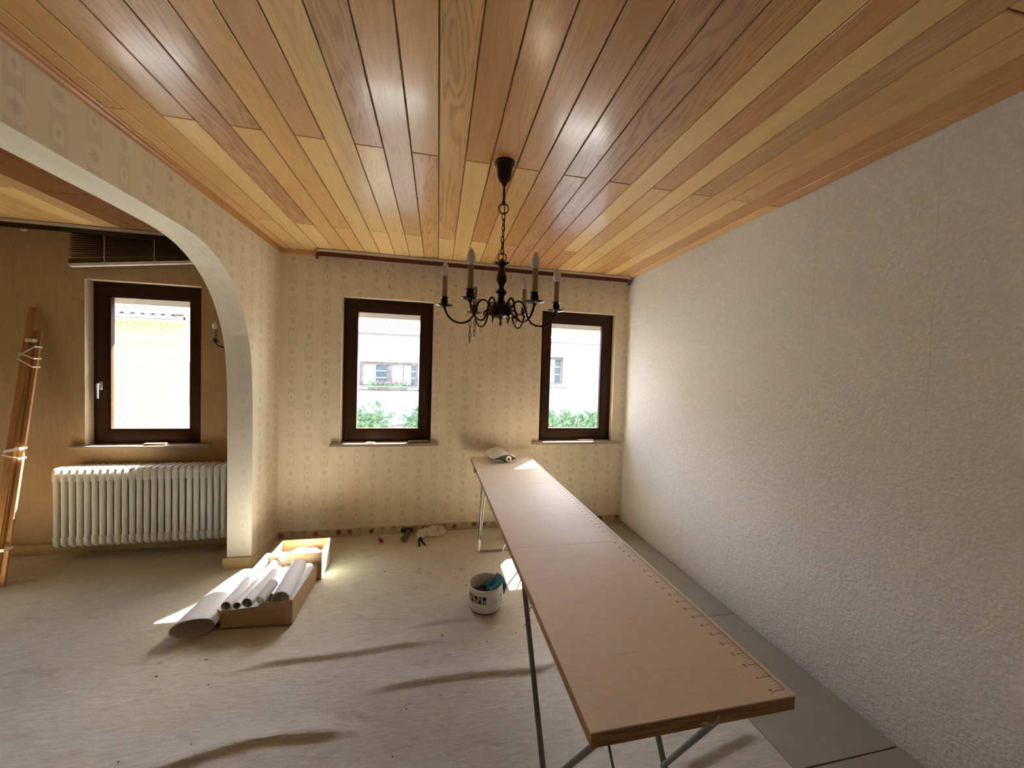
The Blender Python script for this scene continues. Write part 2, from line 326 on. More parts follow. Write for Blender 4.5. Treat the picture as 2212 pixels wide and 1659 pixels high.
    def xf(s, mat): s.v = [tuple(mat @ Vector(v)) for v in s.v]; return s

ORG = {}
def tag(o, label=None, cat=None, group=None, kind=None):
    if label: o['label'] = label
    if cat: o['category'] = cat
    if group: o['group'] = group
    if kind: o['kind'] = kind
    return o
def empty(name, loc, label, cat, group=None, kind=None):
    o = bpy.data.objects.new(name, None); COL.objects.link(o); o.location = loc; o.empty_display_size = .05; ORG[o] = Vector(loc)
    return tag(o, label, cat, group, kind)
def mesh(name, mb, mats, org, smooth=False):
    me = bpy.data.meshes.new(name); me.from_pydata([(v[0]-org[0], v[1]-org[1], v[2]-org[2]) for v in mb.v], [], mb.f)
    for mt in (mats if isinstance(mats, list) else [mats]): me.materials.append(M[mt])
    me.polygons.foreach_set('material_index', mb.mi)
    bm = bmesh.new(); bm.from_mesh(me); bmesh.ops.recalc_face_normals(bm, faces=bm.faces); bm.to_mesh(me); bm.free()
    if smooth:
        me.polygons.foreach_set('use_smooth', [True]*len(me.polygons)); me.set_sharp_from_angle(angle=math.radians(smooth if smooth is not True else 40))
    me.update(); return me
def obj(name, mb, mats, parent=None, label=None, cat=None, group=None, kind=None, smooth=False, org=None):
    """one mesh object from world-space geometry; its origin is the parent's, or its own base centre at top level"""
    if parent is not None: org = ORG[parent]
    elif org is None:
        xs, ys, zs = zip(*mb.v); org = Vector(((min(xs)+max(xs))/2, (min(ys)+max(ys))/2, min(zs)))
    o = bpy.data.objects.new(name, mesh(name, mb, mats, org, smooth)); COL.objects.link(o); ORG[o] = Vector(org)
    if parent is not None: o.parent = parent
    else: o.location = org
    return tag(o, label, cat, group, kind)
def place(name, me, loc, parent, rot=(0,0,0), scl=(1,1,1)):    # instance of a shared mesh as a child
    o = bpy.data.objects.new(name, me); COL.objects.link(o); o.parent = parent; o.location = Vector(loc)-ORG[parent]; o.rotation_euler = rot; o.scale = scl; ORG[o] = Vector(loc)
    return o

# ================================================================== ROOM SHELL
def wall_holes(mb, ax, a0, a1, z0, z1, front, back, holes):
    """wall slab along axis ax (0 = X, 1 = Y) between two parallel faces, with rectangular holes (a0,a1,z0,z1)"""
    A = sorted({a0, a1, *[h[0] for h in holes], *[h[1] for h in holes]}); Z = sorted({z0, z1, *[h[2] for h in holes], *[h[3] for h in holes]})
    P = (lambda a, d, z: (a, d, z)) if ax == 0 else (lambda a, d, z: (d, a, z))
    for i in range(len(A)-1):
        for j in range(len(Z)-1):
            am, zm = (A[i]+A[i+1])/2, (Z[j]+Z[j+1])/2
            if any(h[0] < am < h[1] and h[2] < zm < h[3] for h in holes): continue
            for d in (front, back):
                mb.cur = 0 if d == front else 2
                mb.quad(P(A[i], d, Z[j]), P(A[i+1], d, Z[j]), P(A[i+1], d, Z[j+1]), P(A[i], d, Z[j+1]))
    mb.cur = 1
    for h in holes:
        for (p, q) in (((h[0], h[2]), (h[1], h[2])), ((h[1], h[2]), (h[1], h[3])), ((h[1], h[3]), (h[0], h[3])), ((h[0], h[3]), (h[0], h[2]))):
            mb.quad(P(p[0], front, p[1]), P(q[0], front, q[1]), P(q[0], back, q[1]), P(p[0], back, p[1]))
    mb.cur = 2
    for (p, q) in (((a0, z0), (a1, z0)), ((a1, z0), (a1, z1)), ((a1, z1), (a0, z1)), ((a0, z1), (a0, z0))):
        mb.quad(P(p[0], front, p[1]), P(q[0], front, q[1]), P(q[0], back, q[1]), P(p[0], back, p[1]))
    mb.cur = 0
WZ0, WZ1, WH = .872, 2.245, .413
WX = [-2.424, -.470, 1.455]
hol = [(x-WH, x+WH, WZ0, WZ1) for x in WX]
OW, OD = .17, .17                                     # the outer leaf of the wall opens wider than the inner one
outer = lambda hs: [(h[0]-OW, min(h[1]+OW, XR+.2), h[2], h[3]) for h in hs]
def two_leaf(mb, a0, a1, hs):
    wall_holes(mb, 0, a0, a1, -.3, H+.25, YB, YB+OD, hs); k = len(mb.mi); wall_holes(mb, 0, a0, a1, -.3, H+.25, YB+OD, YB+TW, outer(hs))
    mb.mi[k:] = [2 if m_ == 0 else m_ for m_ in mb.mi[k:]]
mb = MB(); two_leaf(mb, XL-PT/2, XR+.25, hol[1:])
obj('wall_back', mb, ['wp_back', 'sillw', 'exterior'], label='window wall papered with faded beige medallion stripes', cat='wall', kind='structure')
mb = MB(); two_leaf(mb, XF-.25, XL-PT/2, hol[:1])
obj('wall_back_left', mb, ['grass', 'sillw', 'exterior'], label='brown grasscloth wall behind the radiator beyond the arch', cat='wall', kind='structure')
mb = MB(); wall_holes(mb, 1, YR-.3, YB, -.3, H+.25, XR, XR+.25, [])
obj('wall_right', mb, ['chip', 'chip', 'exterior'], label='white textured woodchip wall with fine vertical seams', cat='wall', kind='structure')
mb = MB(); wall_holes(mb, 0, XF-.25, XR+.25, -.3, H+.25, YR, YR-.3, [])
obj('wall_rear', mb, ['chip', 'sillw', 'exterior'], label='plain white rear wall of the two rooms', cat='wall', kind='structure')
mb = MB(); wall_holes(mb, 1, YR-.3, YB, -.3, H+.25, XF, XF-.25, [])
obj('wall_far_left', mb, ['grass', 'grass', 'exterior'], label='far side wall of the room beyond the arch', cat='wall', kind='structure')

# partition with the arched opening
arch = [(3.135, 0), (3.128, 1.2), (3.12, 1.4), (3.107, 1.55), (3.088, 1.68), (3.057, 1.80), (3.022, 1.885), (2.977, 1.970), (2.930, 2.040), (2.872, 2.110), (2.812, 2.165), (2.745, 2.215), (2.65, 2.265), (2.56, 2.300), (2.47, 2.320), (2.35, 2.332), (2.1, 2.336)]
near = [(-.9+(3.135-y)*1.0, z) for y, z in arch][::-1]
prof = arch+near
mb = MB()
for X, mi in ((XL, 0), (XL-PT, 1)):
    mb.cur = mi
    for i in range(len(prof)-1):
        (y0, z0), (y1, z1) = prof[i], prof[i+1]
        if abs(y0-y1) > 1e-5: mb.quad((X, y0, z0), (X, y1, z1), (X, y1, H+.02), (X, y0, H+.02))
    mb.quad((X, YB, 0), (X, arch[0][0], 0), (X, arch[0][0], H+.02), (X, YB, H+.02))
    mb.quad((X, YR, 0), (X, near[-1][0], 0), (X, near[-1][0], H+.02), (X, YR, H+.02))
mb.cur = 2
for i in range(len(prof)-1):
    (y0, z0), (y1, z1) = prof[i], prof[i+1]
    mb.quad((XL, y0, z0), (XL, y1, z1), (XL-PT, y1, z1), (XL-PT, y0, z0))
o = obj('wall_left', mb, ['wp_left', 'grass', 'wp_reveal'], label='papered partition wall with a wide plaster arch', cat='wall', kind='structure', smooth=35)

# floor slab, carpet and hardboard strip
mb = MB(); mb.box(XF-.25, XR+.25, YR-.3, YB+TW, -.30, -.010)
flo = obj('floor', mb, 'hardboard', label='bare subfloor boards along the white wall', cat='floor', kind='structure')
CX = 1.455
def ridge(x, y):
    h = 0.0
    for (pts, hh, w, sk) in RID:
        for i in range(len(pts)-1):
            (x0, y0), (x1, y1) = pts[i], pts[i+1]
            if min(x0, x1)-.12 <= x <= max(x0, x1)+.12:
                t = (x-x0)/(x1-x0); tc = min(1, max(0, t)); yy = y0+(y1-y0)*tc+.022*mnoise.noise((x*3.1, y0, 5)); d = y-yy; e = (x-x0-(x1-x0)*tc)
                ww = w*(.30 if d < 0 else sk)
                L0, L1 = pts[0][0], pts[-1][0]; u = (x-L0)/(L1-L0); fade = max(0, min(1, u*5))*max(0, min(1, (1-u)*5)) if 0 < u < 1 else 0
                h = max(h, hh*math.exp(-(d/ww)**2-(e/.05)**2)*fade)
    return h
RID = [([(-1.05, 2.05), (-.7, 2.075), (-.33, 2.085), (.1, 2.105)], .017, .05, 1.6), ([(-.36, 1.80), (-.07, 1.825), (.16, 1.825), (.55, 1.81), (.78, 1.84)], .018, .05, 1.5),
       ([(-1.2, 1.56), (-.87, 1.62), (-.69, 1.635), (-.28, 1.605)], .022, .05, 1.4), ([(.96, 1.235), (1.22, 1.275), (1.45, 1.295)], .015, .045, 1.5), ([(-.15, 2.24), (.1, 2.26), (.28, 2.24)], .006, .05, 1.3), ([(-.85, 1.30), (-.3, 1.34), (.3, 1.28)], .012, .06, 1.5)]
mb = MB(); NXg, NYg = 270, 560
def cf(a, b):
    x = XF+(CX-XF)*a; y = YR+(YB-.012-YR)*b
    z = -.004+.0035*mnoise.noise((x*2.3, y*2.3, 0))+.0018*mnoise.noise((x*9, y*13, 3))+ridge(x, y)
    return (x, y, min(z, 0.0) if ridge(x, y) < .002 else z)
mb.grid(NXg, NYg, cf); mb.quad((CX, YR, -.004), (CX, YB, -.004), (CX, YB, -.0105), (CX, YR, -.0105))
obj('carpet', mb, 'carpet', label='stained beige felt carpet with wrinkles and scattered dirt', cat='carpet', smooth=True)
ys = [YR, -1.6, -.7, .25, 1.145, 2.03, 3.12, YB]
for i in range(len(ys)-1):
    mb = MB(); dz = .0012*(i % 2); mb.cbox(CX+.003+.004*(i % 2), XR-.012-.004*((i+1) % 2), ys[i]+.002, ys[i+1]-.002, -.0105, -.003-dz, .0012); o = obj('hardboard_sheet', mb, 'hardboard', flo)

# ceiling: dark backing slab with single planks nailed below it
mb = MB(); mb.box(XF-.25, XR+.25, YR-.3, YB+TW, H+.006, H+.25)
cei = obj('ceiling', mb, 'batten', label='ceiling clad with varnished oak planks', cat='ceiling', kind='structure')
PW, PX0, GAP, TG = .1293, -.4086, .0050, .013
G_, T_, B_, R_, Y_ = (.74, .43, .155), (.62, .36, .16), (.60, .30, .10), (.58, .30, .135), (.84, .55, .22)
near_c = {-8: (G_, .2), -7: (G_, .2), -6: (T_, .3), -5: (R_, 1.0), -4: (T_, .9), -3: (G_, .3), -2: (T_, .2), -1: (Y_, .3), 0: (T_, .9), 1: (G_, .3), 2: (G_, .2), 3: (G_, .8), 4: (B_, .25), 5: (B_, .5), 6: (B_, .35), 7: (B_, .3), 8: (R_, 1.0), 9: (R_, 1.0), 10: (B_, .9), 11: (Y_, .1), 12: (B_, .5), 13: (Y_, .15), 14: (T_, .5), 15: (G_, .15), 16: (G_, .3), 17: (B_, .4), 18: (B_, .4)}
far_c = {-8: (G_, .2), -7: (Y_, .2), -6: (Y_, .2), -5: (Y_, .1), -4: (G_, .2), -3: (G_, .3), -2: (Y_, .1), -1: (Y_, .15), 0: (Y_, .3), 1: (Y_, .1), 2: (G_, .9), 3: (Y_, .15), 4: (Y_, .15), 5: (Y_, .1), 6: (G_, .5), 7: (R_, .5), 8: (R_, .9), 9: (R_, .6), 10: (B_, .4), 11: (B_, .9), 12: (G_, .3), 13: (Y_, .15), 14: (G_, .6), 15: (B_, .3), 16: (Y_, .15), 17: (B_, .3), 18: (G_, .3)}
PM = {}
def plank(x0, x1, y0, y1, colr):
    w, l = round(x1-x0, 4), round(y1-y0, 4)
    if (w, l) not in PM:
        b = MB(); b.cbox(-w/2, w/2, -l/2, l/2, 0, TG, .0022); PM[w, l] = mesh('ceiling_plank', b, 'plank', (0, 0, 0))
    o = place('ceiling_plank', PM[w, l], ((x0+x1)/2, (y0+y1)/2, H-.006), cei)
    j = 1+rnd.uniform(-.06, .06); o.color = (colr[0][0]*j, colr[0][1]*j, colr[0][2]*j, colr[1]); return o
def column(k, xa, xb, joints, cols):
    x0, x1 = max(xa, PX0+k*PW)+GAP/2, min(xb, PX0+(k+1)*PW)-GAP/2
    if x1-x0 < .01: return
    cuts = [YR]+joints+[YB]
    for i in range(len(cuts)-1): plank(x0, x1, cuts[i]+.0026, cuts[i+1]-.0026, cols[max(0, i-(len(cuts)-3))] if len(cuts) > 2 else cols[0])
for k in range(-8, 19):
    j = [-.361, 1.839] if k % 2 == 0 else [-1.46, .739, 2.939]
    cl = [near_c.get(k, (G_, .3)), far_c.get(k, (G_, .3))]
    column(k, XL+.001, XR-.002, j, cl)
for k in range(-32, -10):
    j = [-1.56, .64, 2.842] if k % 2 == 0 else [-.46, 1.74]
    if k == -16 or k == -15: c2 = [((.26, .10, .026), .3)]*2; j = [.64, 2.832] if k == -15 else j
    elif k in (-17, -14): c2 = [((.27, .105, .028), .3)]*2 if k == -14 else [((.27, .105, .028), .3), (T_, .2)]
    else: c2 = [(G_, .2), (G_, .3)] if k % 3 else [(T_, .2), (Y_, .2)]
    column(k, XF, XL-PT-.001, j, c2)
# small tongue pieces visible in the plank grooves are the dark backing itself

# ceiling moulding
pr = [(0, 0), (.026, 0), (.026, .006), (.021, .010), (.017, .020), (.010, .027), (.007, .034), (0, .034)]
mb = MB(); mb.prism(pr, 1, lambda a, b, t: (XL+a, (YR if t == 0 else YB-a), H-.006-b))
obj('trim_1', mb, 'trimwood', label='narrow wooden moulding along the top of the arched partition', cat='moulding', kind='structure')
mb = MB(); mb.prism(pr, 1, lambda a, b, t: ((XL+a) if t == 0 else -1.06, YB-a, H-.006-b))
obj('trim_2', mb, 'trimwood', label='short wooden moulding above the papered corner beside the curtain rail', cat='moulding', kind='structure')

# baseboards: bare old floral border at the window wall, plinth round the pillar, side-room skirting
mb = MB(); mb.cur = 0
seg = 60
for i in range(seg):
    x0, x1 = XL+(XR-XL)*i/seg, XL+(XR-XL)*(i+1)/seg
    za = .066+.012*mnoise.noise((x0*2.5, 0, 0)); zb = .066+.012*mnoise.noise((x1*2.5, 0, 0))
    y = YB-.0025
    mb.add([(x0, y, -.006), (x1, y, -.006), (x1, y, zb), (x0, y, za), (x0, YB, -.006), (x1, YB, -.006), (x1, YB, zb), (x0, YB, za)], [(0,1,2,3), (3,2,6,7), (0,4,5,1)])
obj('baseboard_back', mb, 'border', label='strip of bared old wallpaper with red flowers along the window wall foot', cat='baseboard', kind='structure')
mb = MB(); mb.cbox(XL-PT-.022, XL+.004, 3.135-.022, 3.135, -.004, .082, .003); mb.cbox(XL-PT-.022, XL-PT, 3.135, YB-.02, -.004, .082, .003)
obj('baseboard_left', mb, 'plinth', label='yellowish wooden plinth at the foot of the arch pillar', cat='baseboard', kind='structure')
mb = MB(); mb.cbox(XL, XL+.006, 3.137, YB-.005, -.004, .070, .002); obj('baseboard_pillar', mb, 'sillw', label='papered-over low skirting on the room side of the pillar', cat='baseboard', kind='structure')
mb = MB(); mb.cbox(XF, XL-PT-.024, YB-.022, YB, -.004, .075, .003); obj('baseboard_back_left', mb, 'plinth', label='brown skirting board under the radiator', cat='baseboard', kind='structure')

# ================================================================== WINDOWS
def ring(mb, x0, x1, z0, z1, y0, y1, w):             # four mitred bars
    def bar(a, b, c, d):                              # quads in (x,z): outer a,b inner c,d
        vs = [(p[0], y, p[1]) for y in (y0, y1) for p in (a, b, c, d)]
        mb.add(vs, [(0,1,2,3), (7,6,5,4), (0,4,5,1), (1,5,6,2), (2,6,7,3), (3,7,4,0)])
    o = [(x0, z0), (x1, z0), (x1, z1), (x0, z1)]; i = [(x0+w, z0+w), (x1-w, z0+w), (x1-w, z1-w), (x0+w, z1-w)]
    for k in range(4): bar(o[k], o[(k+1) % 4], i[(k+1) % 4], i[k])
def window(idx, xc, hand, lab, hmat):
    x0, x1 = xc-WH, xc+WH; y = YB+.08
    root = empty('window_%d' % idx, (xc, y, WZ0), lab, 'window', kind='structure')
    mb = MB(); ring(mb, x0, x1, WZ0, WZ1, y, y+.065, .048); obj('window_frame', mb, 'frame', root)
    mb = MB(); ring(mb, x0+.036, x1-.036, WZ0+.042, WZ1-.036, y-.016, y+.05, .074); ring(mb, x0+.110, x1-.110, WZ0+.116, WZ1-.110, y-.008, y+.03, .016)
    sash = obj('sash', mb, 'frame', root)
    mb = MB(); mb.box(x0+.120, x1-.120, y+.012, y+.016, WZ0+.126, WZ1-.120); obj('pane', mb, 'glass', root)
    mb = MB(); mb.box(x0+.126, x1-.126, y-.008, y+.010, WZ0+.1325, WZ0+.135); obj('glazing_bead', mb, 'trimwood', sash)
    hx = x0+.062 if hand < 0 else x1-.062
    mb = MB(); mb.cbox(hx-.014, hx+.014, y-.026, y-.016, 1.335, 1.405, .003); mb.tube([(hx, y-.022, 1.385), (hx, y-.050, 1.385), (hx-hand*.004, y-.056, 1.378), (hx-hand*.006, y-.056, 1.30), (hx-hand*.004, y-.054, 1.265)], [.007, .007, .008, .007, .006], 8)
    obj('handle', mb, hmat, sash, smooth=True)
    qx = x1-.030 if hand < 0 else x0+.030
    for z in (WZ0+.075, WZ1-.10):
        mb = MB(); mb.tube([(qx, y-.010, z-.05), (qx, y-.010, z+.05)], .009, 8); obj('hinge', mb, 'blackmetal', root, smooth=True)
    mb = MB(); mb.cbox(xc-.495, xc+.495, YB-.05, YB+.001, WZ0-.022, WZ0+.006, .005); mb.box(x0, x1, YB, y+.02, WZ0-.003, WZ0+.006); obj('window_sill', mb, 'sill', root, smooth=40)
    ox0, ox1 = x0-OW, min(x1+OW, XR+.2)
    mb = MB(); mb.box(ox0+.001, ox1-.001, YB+TW-.09, YB+TW-.002, 2.095, WZ1); obj('shutter_box', mb, 'blindwhite', root)
    mb = MB(); mb.box(ox0+.001, ox1-.001, YB+OD+.002, YB+TW+.04, WZ0+.001, WZ0+.035); obj('outer_sill', mb, 'gutter', root)
    for gx in (ox0, ox1-.03):
        mb = MB(); mb.box(gx+.001, gx+.029, YB+TW-.07, YB+TW-.03, WZ0+.035, 2.10); obj('shutter_guide', mb, 'blindwhite', root)
    return root
window(1, WX[0], -1, 'dark brown casement with pale handle above the radiator, yellow brick house behind', 'chrome')
window(2, WX[1], 1, 'dark brown casement whose panes show the neighbour house window with flower box', 'blackmetal')
window(3, WX[2], -1, 'dark brown casement next to the white wall corner', 'blackmetal')
# curtain rails and blind
def rail(root, x0, x1, yf, zt, mats, ends):
    def path(off):
        p = []
        R = .095-off*0
        if ends[0]: p += [(x0+off, YB)]+[(x0+R-(R-off)*math.cos(a), yf+R-(R-off)*math.sin(a)) for a in [i*PI/2/8 for i in range(0, 9)]]
        else: p += [(x0, yf+off)]
        if ends[1]: p += [(x1-R+(R-off)*math.sin(a), yf+R-(R-off)*math.cos(a)) for a in [i*PI/2/8 for i in range(0, 9)]]+[(x1-off, YB)]
        else: p += [(x1, yf+off)]
        return p
    def strip(z0, z1, off, th):
        a, b = path(off), path(off+th); mb = MB(); n_ = len(a); vs = [(x, y, z0) for x, y in a]+[(x, y, z1) for x, y in a]+[(x, y, z1) for x, y in b]+[(x, y, z0) for x, y in b]; fs = []
        for i in range(n_-1):
            for q in range(4): r_ = (q+1) % 4; fs.append((q*n_+i, q*n_+i+1, r_*n_+i+1, r_*n_+i))
        fs += [(0, n_, 2*n_, 3*n_), (n_-1, 2*n_-1, 3*n_-1, 4*n_-1)]
        return mb.add(vs, fs)
    obj('track_bed', strip(zt-.008, zt, .0, .05), 'railblack', root, smooth=50)
    obj('upper_fascia', strip(zt-.034, zt-.008, .004, .012), mats[0], root, smooth=50)
    obj('lower_fascia', strip(zt-.070, zt-.034, .001, .012), mats[1], root, smooth=50)
rt = empty('curtain_rail', (.45, 3.52, H-.08), 'long maroon and white curtain rail under the oak ceiling, curved at both ends', 'curtain rail')
rail(rt, -1.105, XR-.012, 3.474, H-.0005, ('railgrey', 'maroon'), (True, True))
rt = empty('curtain_rail', (-2.9, 3.46, H-.08), 'black and grey curtain rail above the brown blind', 'curtain rail')
rail(rt, XF+.3, XL-PT-.01, 3.44, H-.0005, ('railgrey', 'railblack'), (False, False))
for (x, y, z, lb) in ((.713, 3.482, 2.545, 'white curtain glider hanging near the middle of the maroon rail'), (1.888, 3.484, 2.556, 'white rail end stop beside the white wall'), (-3.10, 3.448, 2.556, 'flat white plastic tab under the black rail')):
    mb = MB(); mb.cbox(x-.030, x+.030, y, y+.010, z+.009, z+.020, .002); mb.cbox(x-.014, x+.018, y-.004, y+.012, z-.010, z-.002, .002); mb.box(x-.012, x-.006, y+.002, y+.008, z-.004, z+.012); mb.box(x+.008, x+.014, y+.002, y+.008, z-.004, z+.012)
    obj('curtain_glider', mb, 'clip', label=lb, cat='curtain glider')
bl = empty('venetian_blind', (-2.3, 3.53, 2.3), 'brown slatted blind pulled up askew with a white bottom rail', 'blind')
bx0, bx1 = -2.872, -1.66
def bz(x): return 2.318+(x-bx0)*.118
mb = MB(); mb.cbox(bx0, bx1, 3.515, 3.545, 2.598, 2.612, .002); obj('head_rail', mb, 'blindwhite', bl)
for i in range(11):
    t = (i+.6)/11.6; mb = MB(); zl = 2.594+(bz(bx0)+.062-2.594)*t; zr = 2.594+(bz(bx1)+.062-2.594)*t
    mb.add([(bx0, 3.514, zl+.001), (bx1, 3.514, zr+.001), (bx1, 3.546, zr-.001), (bx0, 3.546, zl-.001), (bx0, 3.514, zl+.003), (bx1, 3.514, zr+.003), (bx1, 3.546, zr+.001), (bx0, 3.546, zl+.001)], [(0,1,2,3), (7,6,5,4), (0,4,5,1), (1,5,6,2), (2,6,7,3), (3,7,4,0)]); obj('slat', mb, 'blindbrown', bl)
for i in range(9):
    mb = MB(); dz = .024+.0042*i; mb.add([(bx0, 3.512, bz(bx0)+dz), (bx1, 3.512, bz(bx1)+dz), (bx1, 3.547, bz(bx1)+dz), (bx0, 3.547, bz(bx0)+dz), (bx0, 3.512, bz(bx0)+dz+.003), (bx1, 3.512, bz(bx1)+dz+.003), (bx1, 3.547, bz(bx1)+dz+.003), (bx0, 3.547, bz(bx0)+dz+.003)], [(3,2,1,0), (4,5,6,7), (0,1,5,4), (1,2,6,5), (2,3,7,6), (3,0,4,7)]); obj('slat', mb, 'blindbrown', bl)
mb = MB(); mb.prism([(bx0, 0), (bx1, 0), (bx1, .022), (bx0, .022)], .036, lambda a, b, t: (a, 3.511+t, bz(a)+b)); obj('bottom_rail', mb, 'blindwhite', bl)
for x in (-2.64, -2.30):
    mb = MB(); mb.tube([(x, 3.510, 2.598), (x+.003, 3.509, 2.50), (x, 3.509, bz(x)+.05), (x+.010, 3.507, bz(x)+.03), (x-.006, 3.507, bz(x)+.02), (x+.006, 3.507, bz(x)-.004)], .0022, 5); obj('cord', mb, 'tape', bl)

# ================================================================== RADIATOR AND SIDE ROOM THINGS
rad = empty('column_radiator', (-2.25, 3.47, .10), 'cream column radiator under the window beyond the arch', 'radiator')
sec = MB(); z0, z1 = .112, .738
for yy, ry in ((-.068, .022), (0, .022), (.068, .022)):
    vs = []; n_ = 10
    zs = [z0+.03, z0+.08, z1-.09, z1-.04]
    for z in zs:
        for k in range(n_): a = 2*PI*k/n_; vs.append((.0165*math.cos(a), yy+ry*math.sin(a), z))
    sec.add(vs, [(i*n_+k, i*n_+(k+1) % n_, (i+1)*n_+(k+1) % n_, (i+1)*n_+k) for i in range(3) for k in range(n_)]+[tuple(range(n_)), tuple(3*n_+k for k in range(n_))])
topp = [(-.092, z1-.10), (-.092, z1-.035), (-.086, z1-.012), (-.070, z1), (.070, z1), (.086, z1-.012), (.092, z1-.035), (.092, z1-.07), (.055, z1-.06), (.03, z1-.055), (-.03, z1-.055), (-.05, z1-.065), (-.068, z1-.11)]
bot = [(-.092, z0+.09), (-.068, z0+.10), (-.05, z0+.060), (-.03, z0+.05), (.03, z0+.05), (.05, z0+.06), (.092, z0+.07), (.088, z0+.03), (.06, z0), (-.06, z0), (-.088, z0+.028)]
for poly in (topp, bot):
    L = len(poly); 
    cy = sum(a for a, b in poly)/L; cz = sum(b for a, b in poly)/L
    inn = [(a+(cy-a)*.10, b+(cz-b)*.10) for a, b in poly]
    vs = [(-.0165, *p) for p in inn]+[(-.010, *p) for p in poly]+[(.010, *p) for p in poly]+[(.0165, *p) for p in inn]; fs = [tuple(range(L))[::-1], tuple(3*L+i for i in range(L))]
    for q in range(3): fs += [(q*L+i, q*L+(i+1) % L, (q+1)*L+(i+1) % L, (q+1)*L+i) for i in range(L)]
    sec.add(vs, fs)
sm = mesh('radiator_section', sec, 'radiator', (0, 0, 0), 50)
NS = 25; rp = .0492
for i in range(NS): place('radiator_section', sm, (-2.868+i*rp, 3.475, 0), rad)
mb = MB(); mb.tube([(-2.868, 3.475, z1-.05), (-2.868+(NS-1)*rp, 3.475, z1-.05)], .016, 10); mb.tube([(-2.868, 3.475, z0+.05), (-2.868+(NS-1)*rp+.07, 3.475, z0+.05)], .016, 10); mb.tube([(-2.868+(NS-1)*rp+.015, 3.475, z1-.05), (-2.868+(NS-1)*rp+.045, 3.475, z1-.05)], .022, 10); obj('connecting_pipe', mb, 'radiator', rad, smooth=True)
for x in (-2.6, -1.9):
    for za, zc, ya in ((z0+.04, z0+.055, 3.54), (z1-.065, z1-.055, 3.40)): mb = MB(); mb.box(x-.012, x+.012, ya, YB, za, zc); obj('wall_bracket', mb, 'radiator', rad)

# sconce on the side-room wall beside the pillar
sx, sz = -1.862, 1.78
sco = empty('wall_sconce', (-1.72, YB, 1.70), 'small wall sconce with one candle bulb beyond the arch pillar', 'wall lamp')
mb = MB(); mb.lathe((-1.72, YB-.006, 1.76), [(.0, -.05)]+[(.028, -.05), (.032, 0), (.028, .05)]+[(.0, .05)], 14, False); obj('back_plate', mb, 'brass', sco, smooth=True)
mb = MB(); mb.tube([(-1.72, YB-.008, 1.745), (-1.74, YB-.045, 1.722), (-1.79, YB-.07, 1.722), (-1.84, YB-.08, 1.738), (sx, YB-.082, 1.768)], .0048, 8); obj('arm', mb, 'brass', sco, smooth=True)
mb = MB(); mb.lathe((sx, YB-.082, 1.765), [(.004, 0), (.030, .006), (.034, .012), (.012, .012), (.016, .024), (.018, .028), (.0, .028)], 18); obj('drip_cup', mb, 'brass', sco, smooth=True)
mb = MB(); mb.lathe((sx, YB-.082, 1.792), [(.0135, 0), (.0135, .085)], 14); obj('candle_sleeve', mb, 'candle', sco, smooth=True)
def bulb_prof(s=1.0): return [(.010*s, 0), (.014*s, .006*s), (.0185*s, .018*s), (.0200*s, .028*s), (.0190*s, .040*s), (.0150*s, .054*s), (.0085*s, .067*s), (.003*s, .074*s), (.0006*s, .0765*s)]
mb = MB(); mb.lathe((sx, YB-.082, 1.876), bulb_prof(.98), 16); obj('bulb', mb, 'bulb', sco, smooth=True)

# bundle of laths leaning on the side-room wall
la = empty('lath_bundle', (-2.92, 3.10, 0), 'taped bundle of brown wooden laths leaning on the grasscloth wall', 'laths')
def leanbar(p0, p1, w, d):
    p0, p1 = Vector(p0), Vector(p1); t = (p1-p0).normalized(); x = Vector((1, 0, 0)); x = (x-t*x.dot(t)).normalized(); y = t.cross(x)
    vs = [p+x*a*w/2+y*b*d/2 for p in (p0, p1) for a, b in ((-1, -1), (1, -1), (1, 1), (-1, 1))]
    return MB().add(vs, [(3,2,1,0), (4,5,6,7), (0,1,5,4), (1,2,6,5), (2,3,7,6), (3,0,4,7)])
bars = [((-2.985, 3.09, .0), (-3.155, 3.572, 1.985), .034, .016), ((-2.945, 3.085, .0), (-3.118, 3.545, 1.80), .022, .018), ((-2.918, 3.10, .0), (-3.088, 3.555, 1.82), .026, .014), ((-2.955, 3.065, .0), (-3.125, 3.53, 1.68), .030, .012)]
for i, (a, b, w, d) in enumerate(bars): obj('lath', leanbar(a, b, w, d), 'lath', la)
for t, (dw, tilt) in ((.93, (.026, 0)), (.885, (.012, .035)), (.865, (.012, -.02)), (.835, (.011, -.03)), (.49, (.02, .01)), (.465, (.012, -.015)), (.13, (.02, 0))):
    c = Vector((-2.948, 3.085, 0)).lerp(Vector((-3.120, 3.550, 1.85)), t*1.0); mb = MB(); hw = .047 if t < .92 else .024; hd = .028
    lp = [(-hw, -hd), (hw, -hd), (hw, hd), (-hw, hd)]
    vs = []
    for k, (a, b) in enumerate(lp):
        for s_ in (-1, 1): vs.append((c.x+a*1.0, c.y+b, c.z+s_*dw/2+tilt*(a/hw)))
    mb.add(vs, [(0, 2, 3, 1), (2, 4, 5, 3), (4, 6, 7, 5), (6, 0, 1, 7)]); o = obj('tape_band', mb, 'tape', la); md = o.modifiers.new('thick', 'SOLIDIFY'); md.thickness = .0015
mb = MB()
for i in range(9):
    x = -2.93+i*.018; y = 3.165+.012*math.sin(i*1.1); mb.add([(x, y-.008, .001+.010*abs(math.sin(i*.9))), (x, y+.008, .003+.012*abs(math.sin(i*.9)))], [])
mb.f = [(2*i, 2*i+2, 2*i+3, 2*i+1) for i in range(8)]; mb.mi = [0]*8
o = obj('tape_strip', mb, 'tape', label='curled strip of white tape on the carpet by the laths', cat='tape'); md = o.modifiers.new('thick', 'SOLIDIFY'); md.thickness = .001

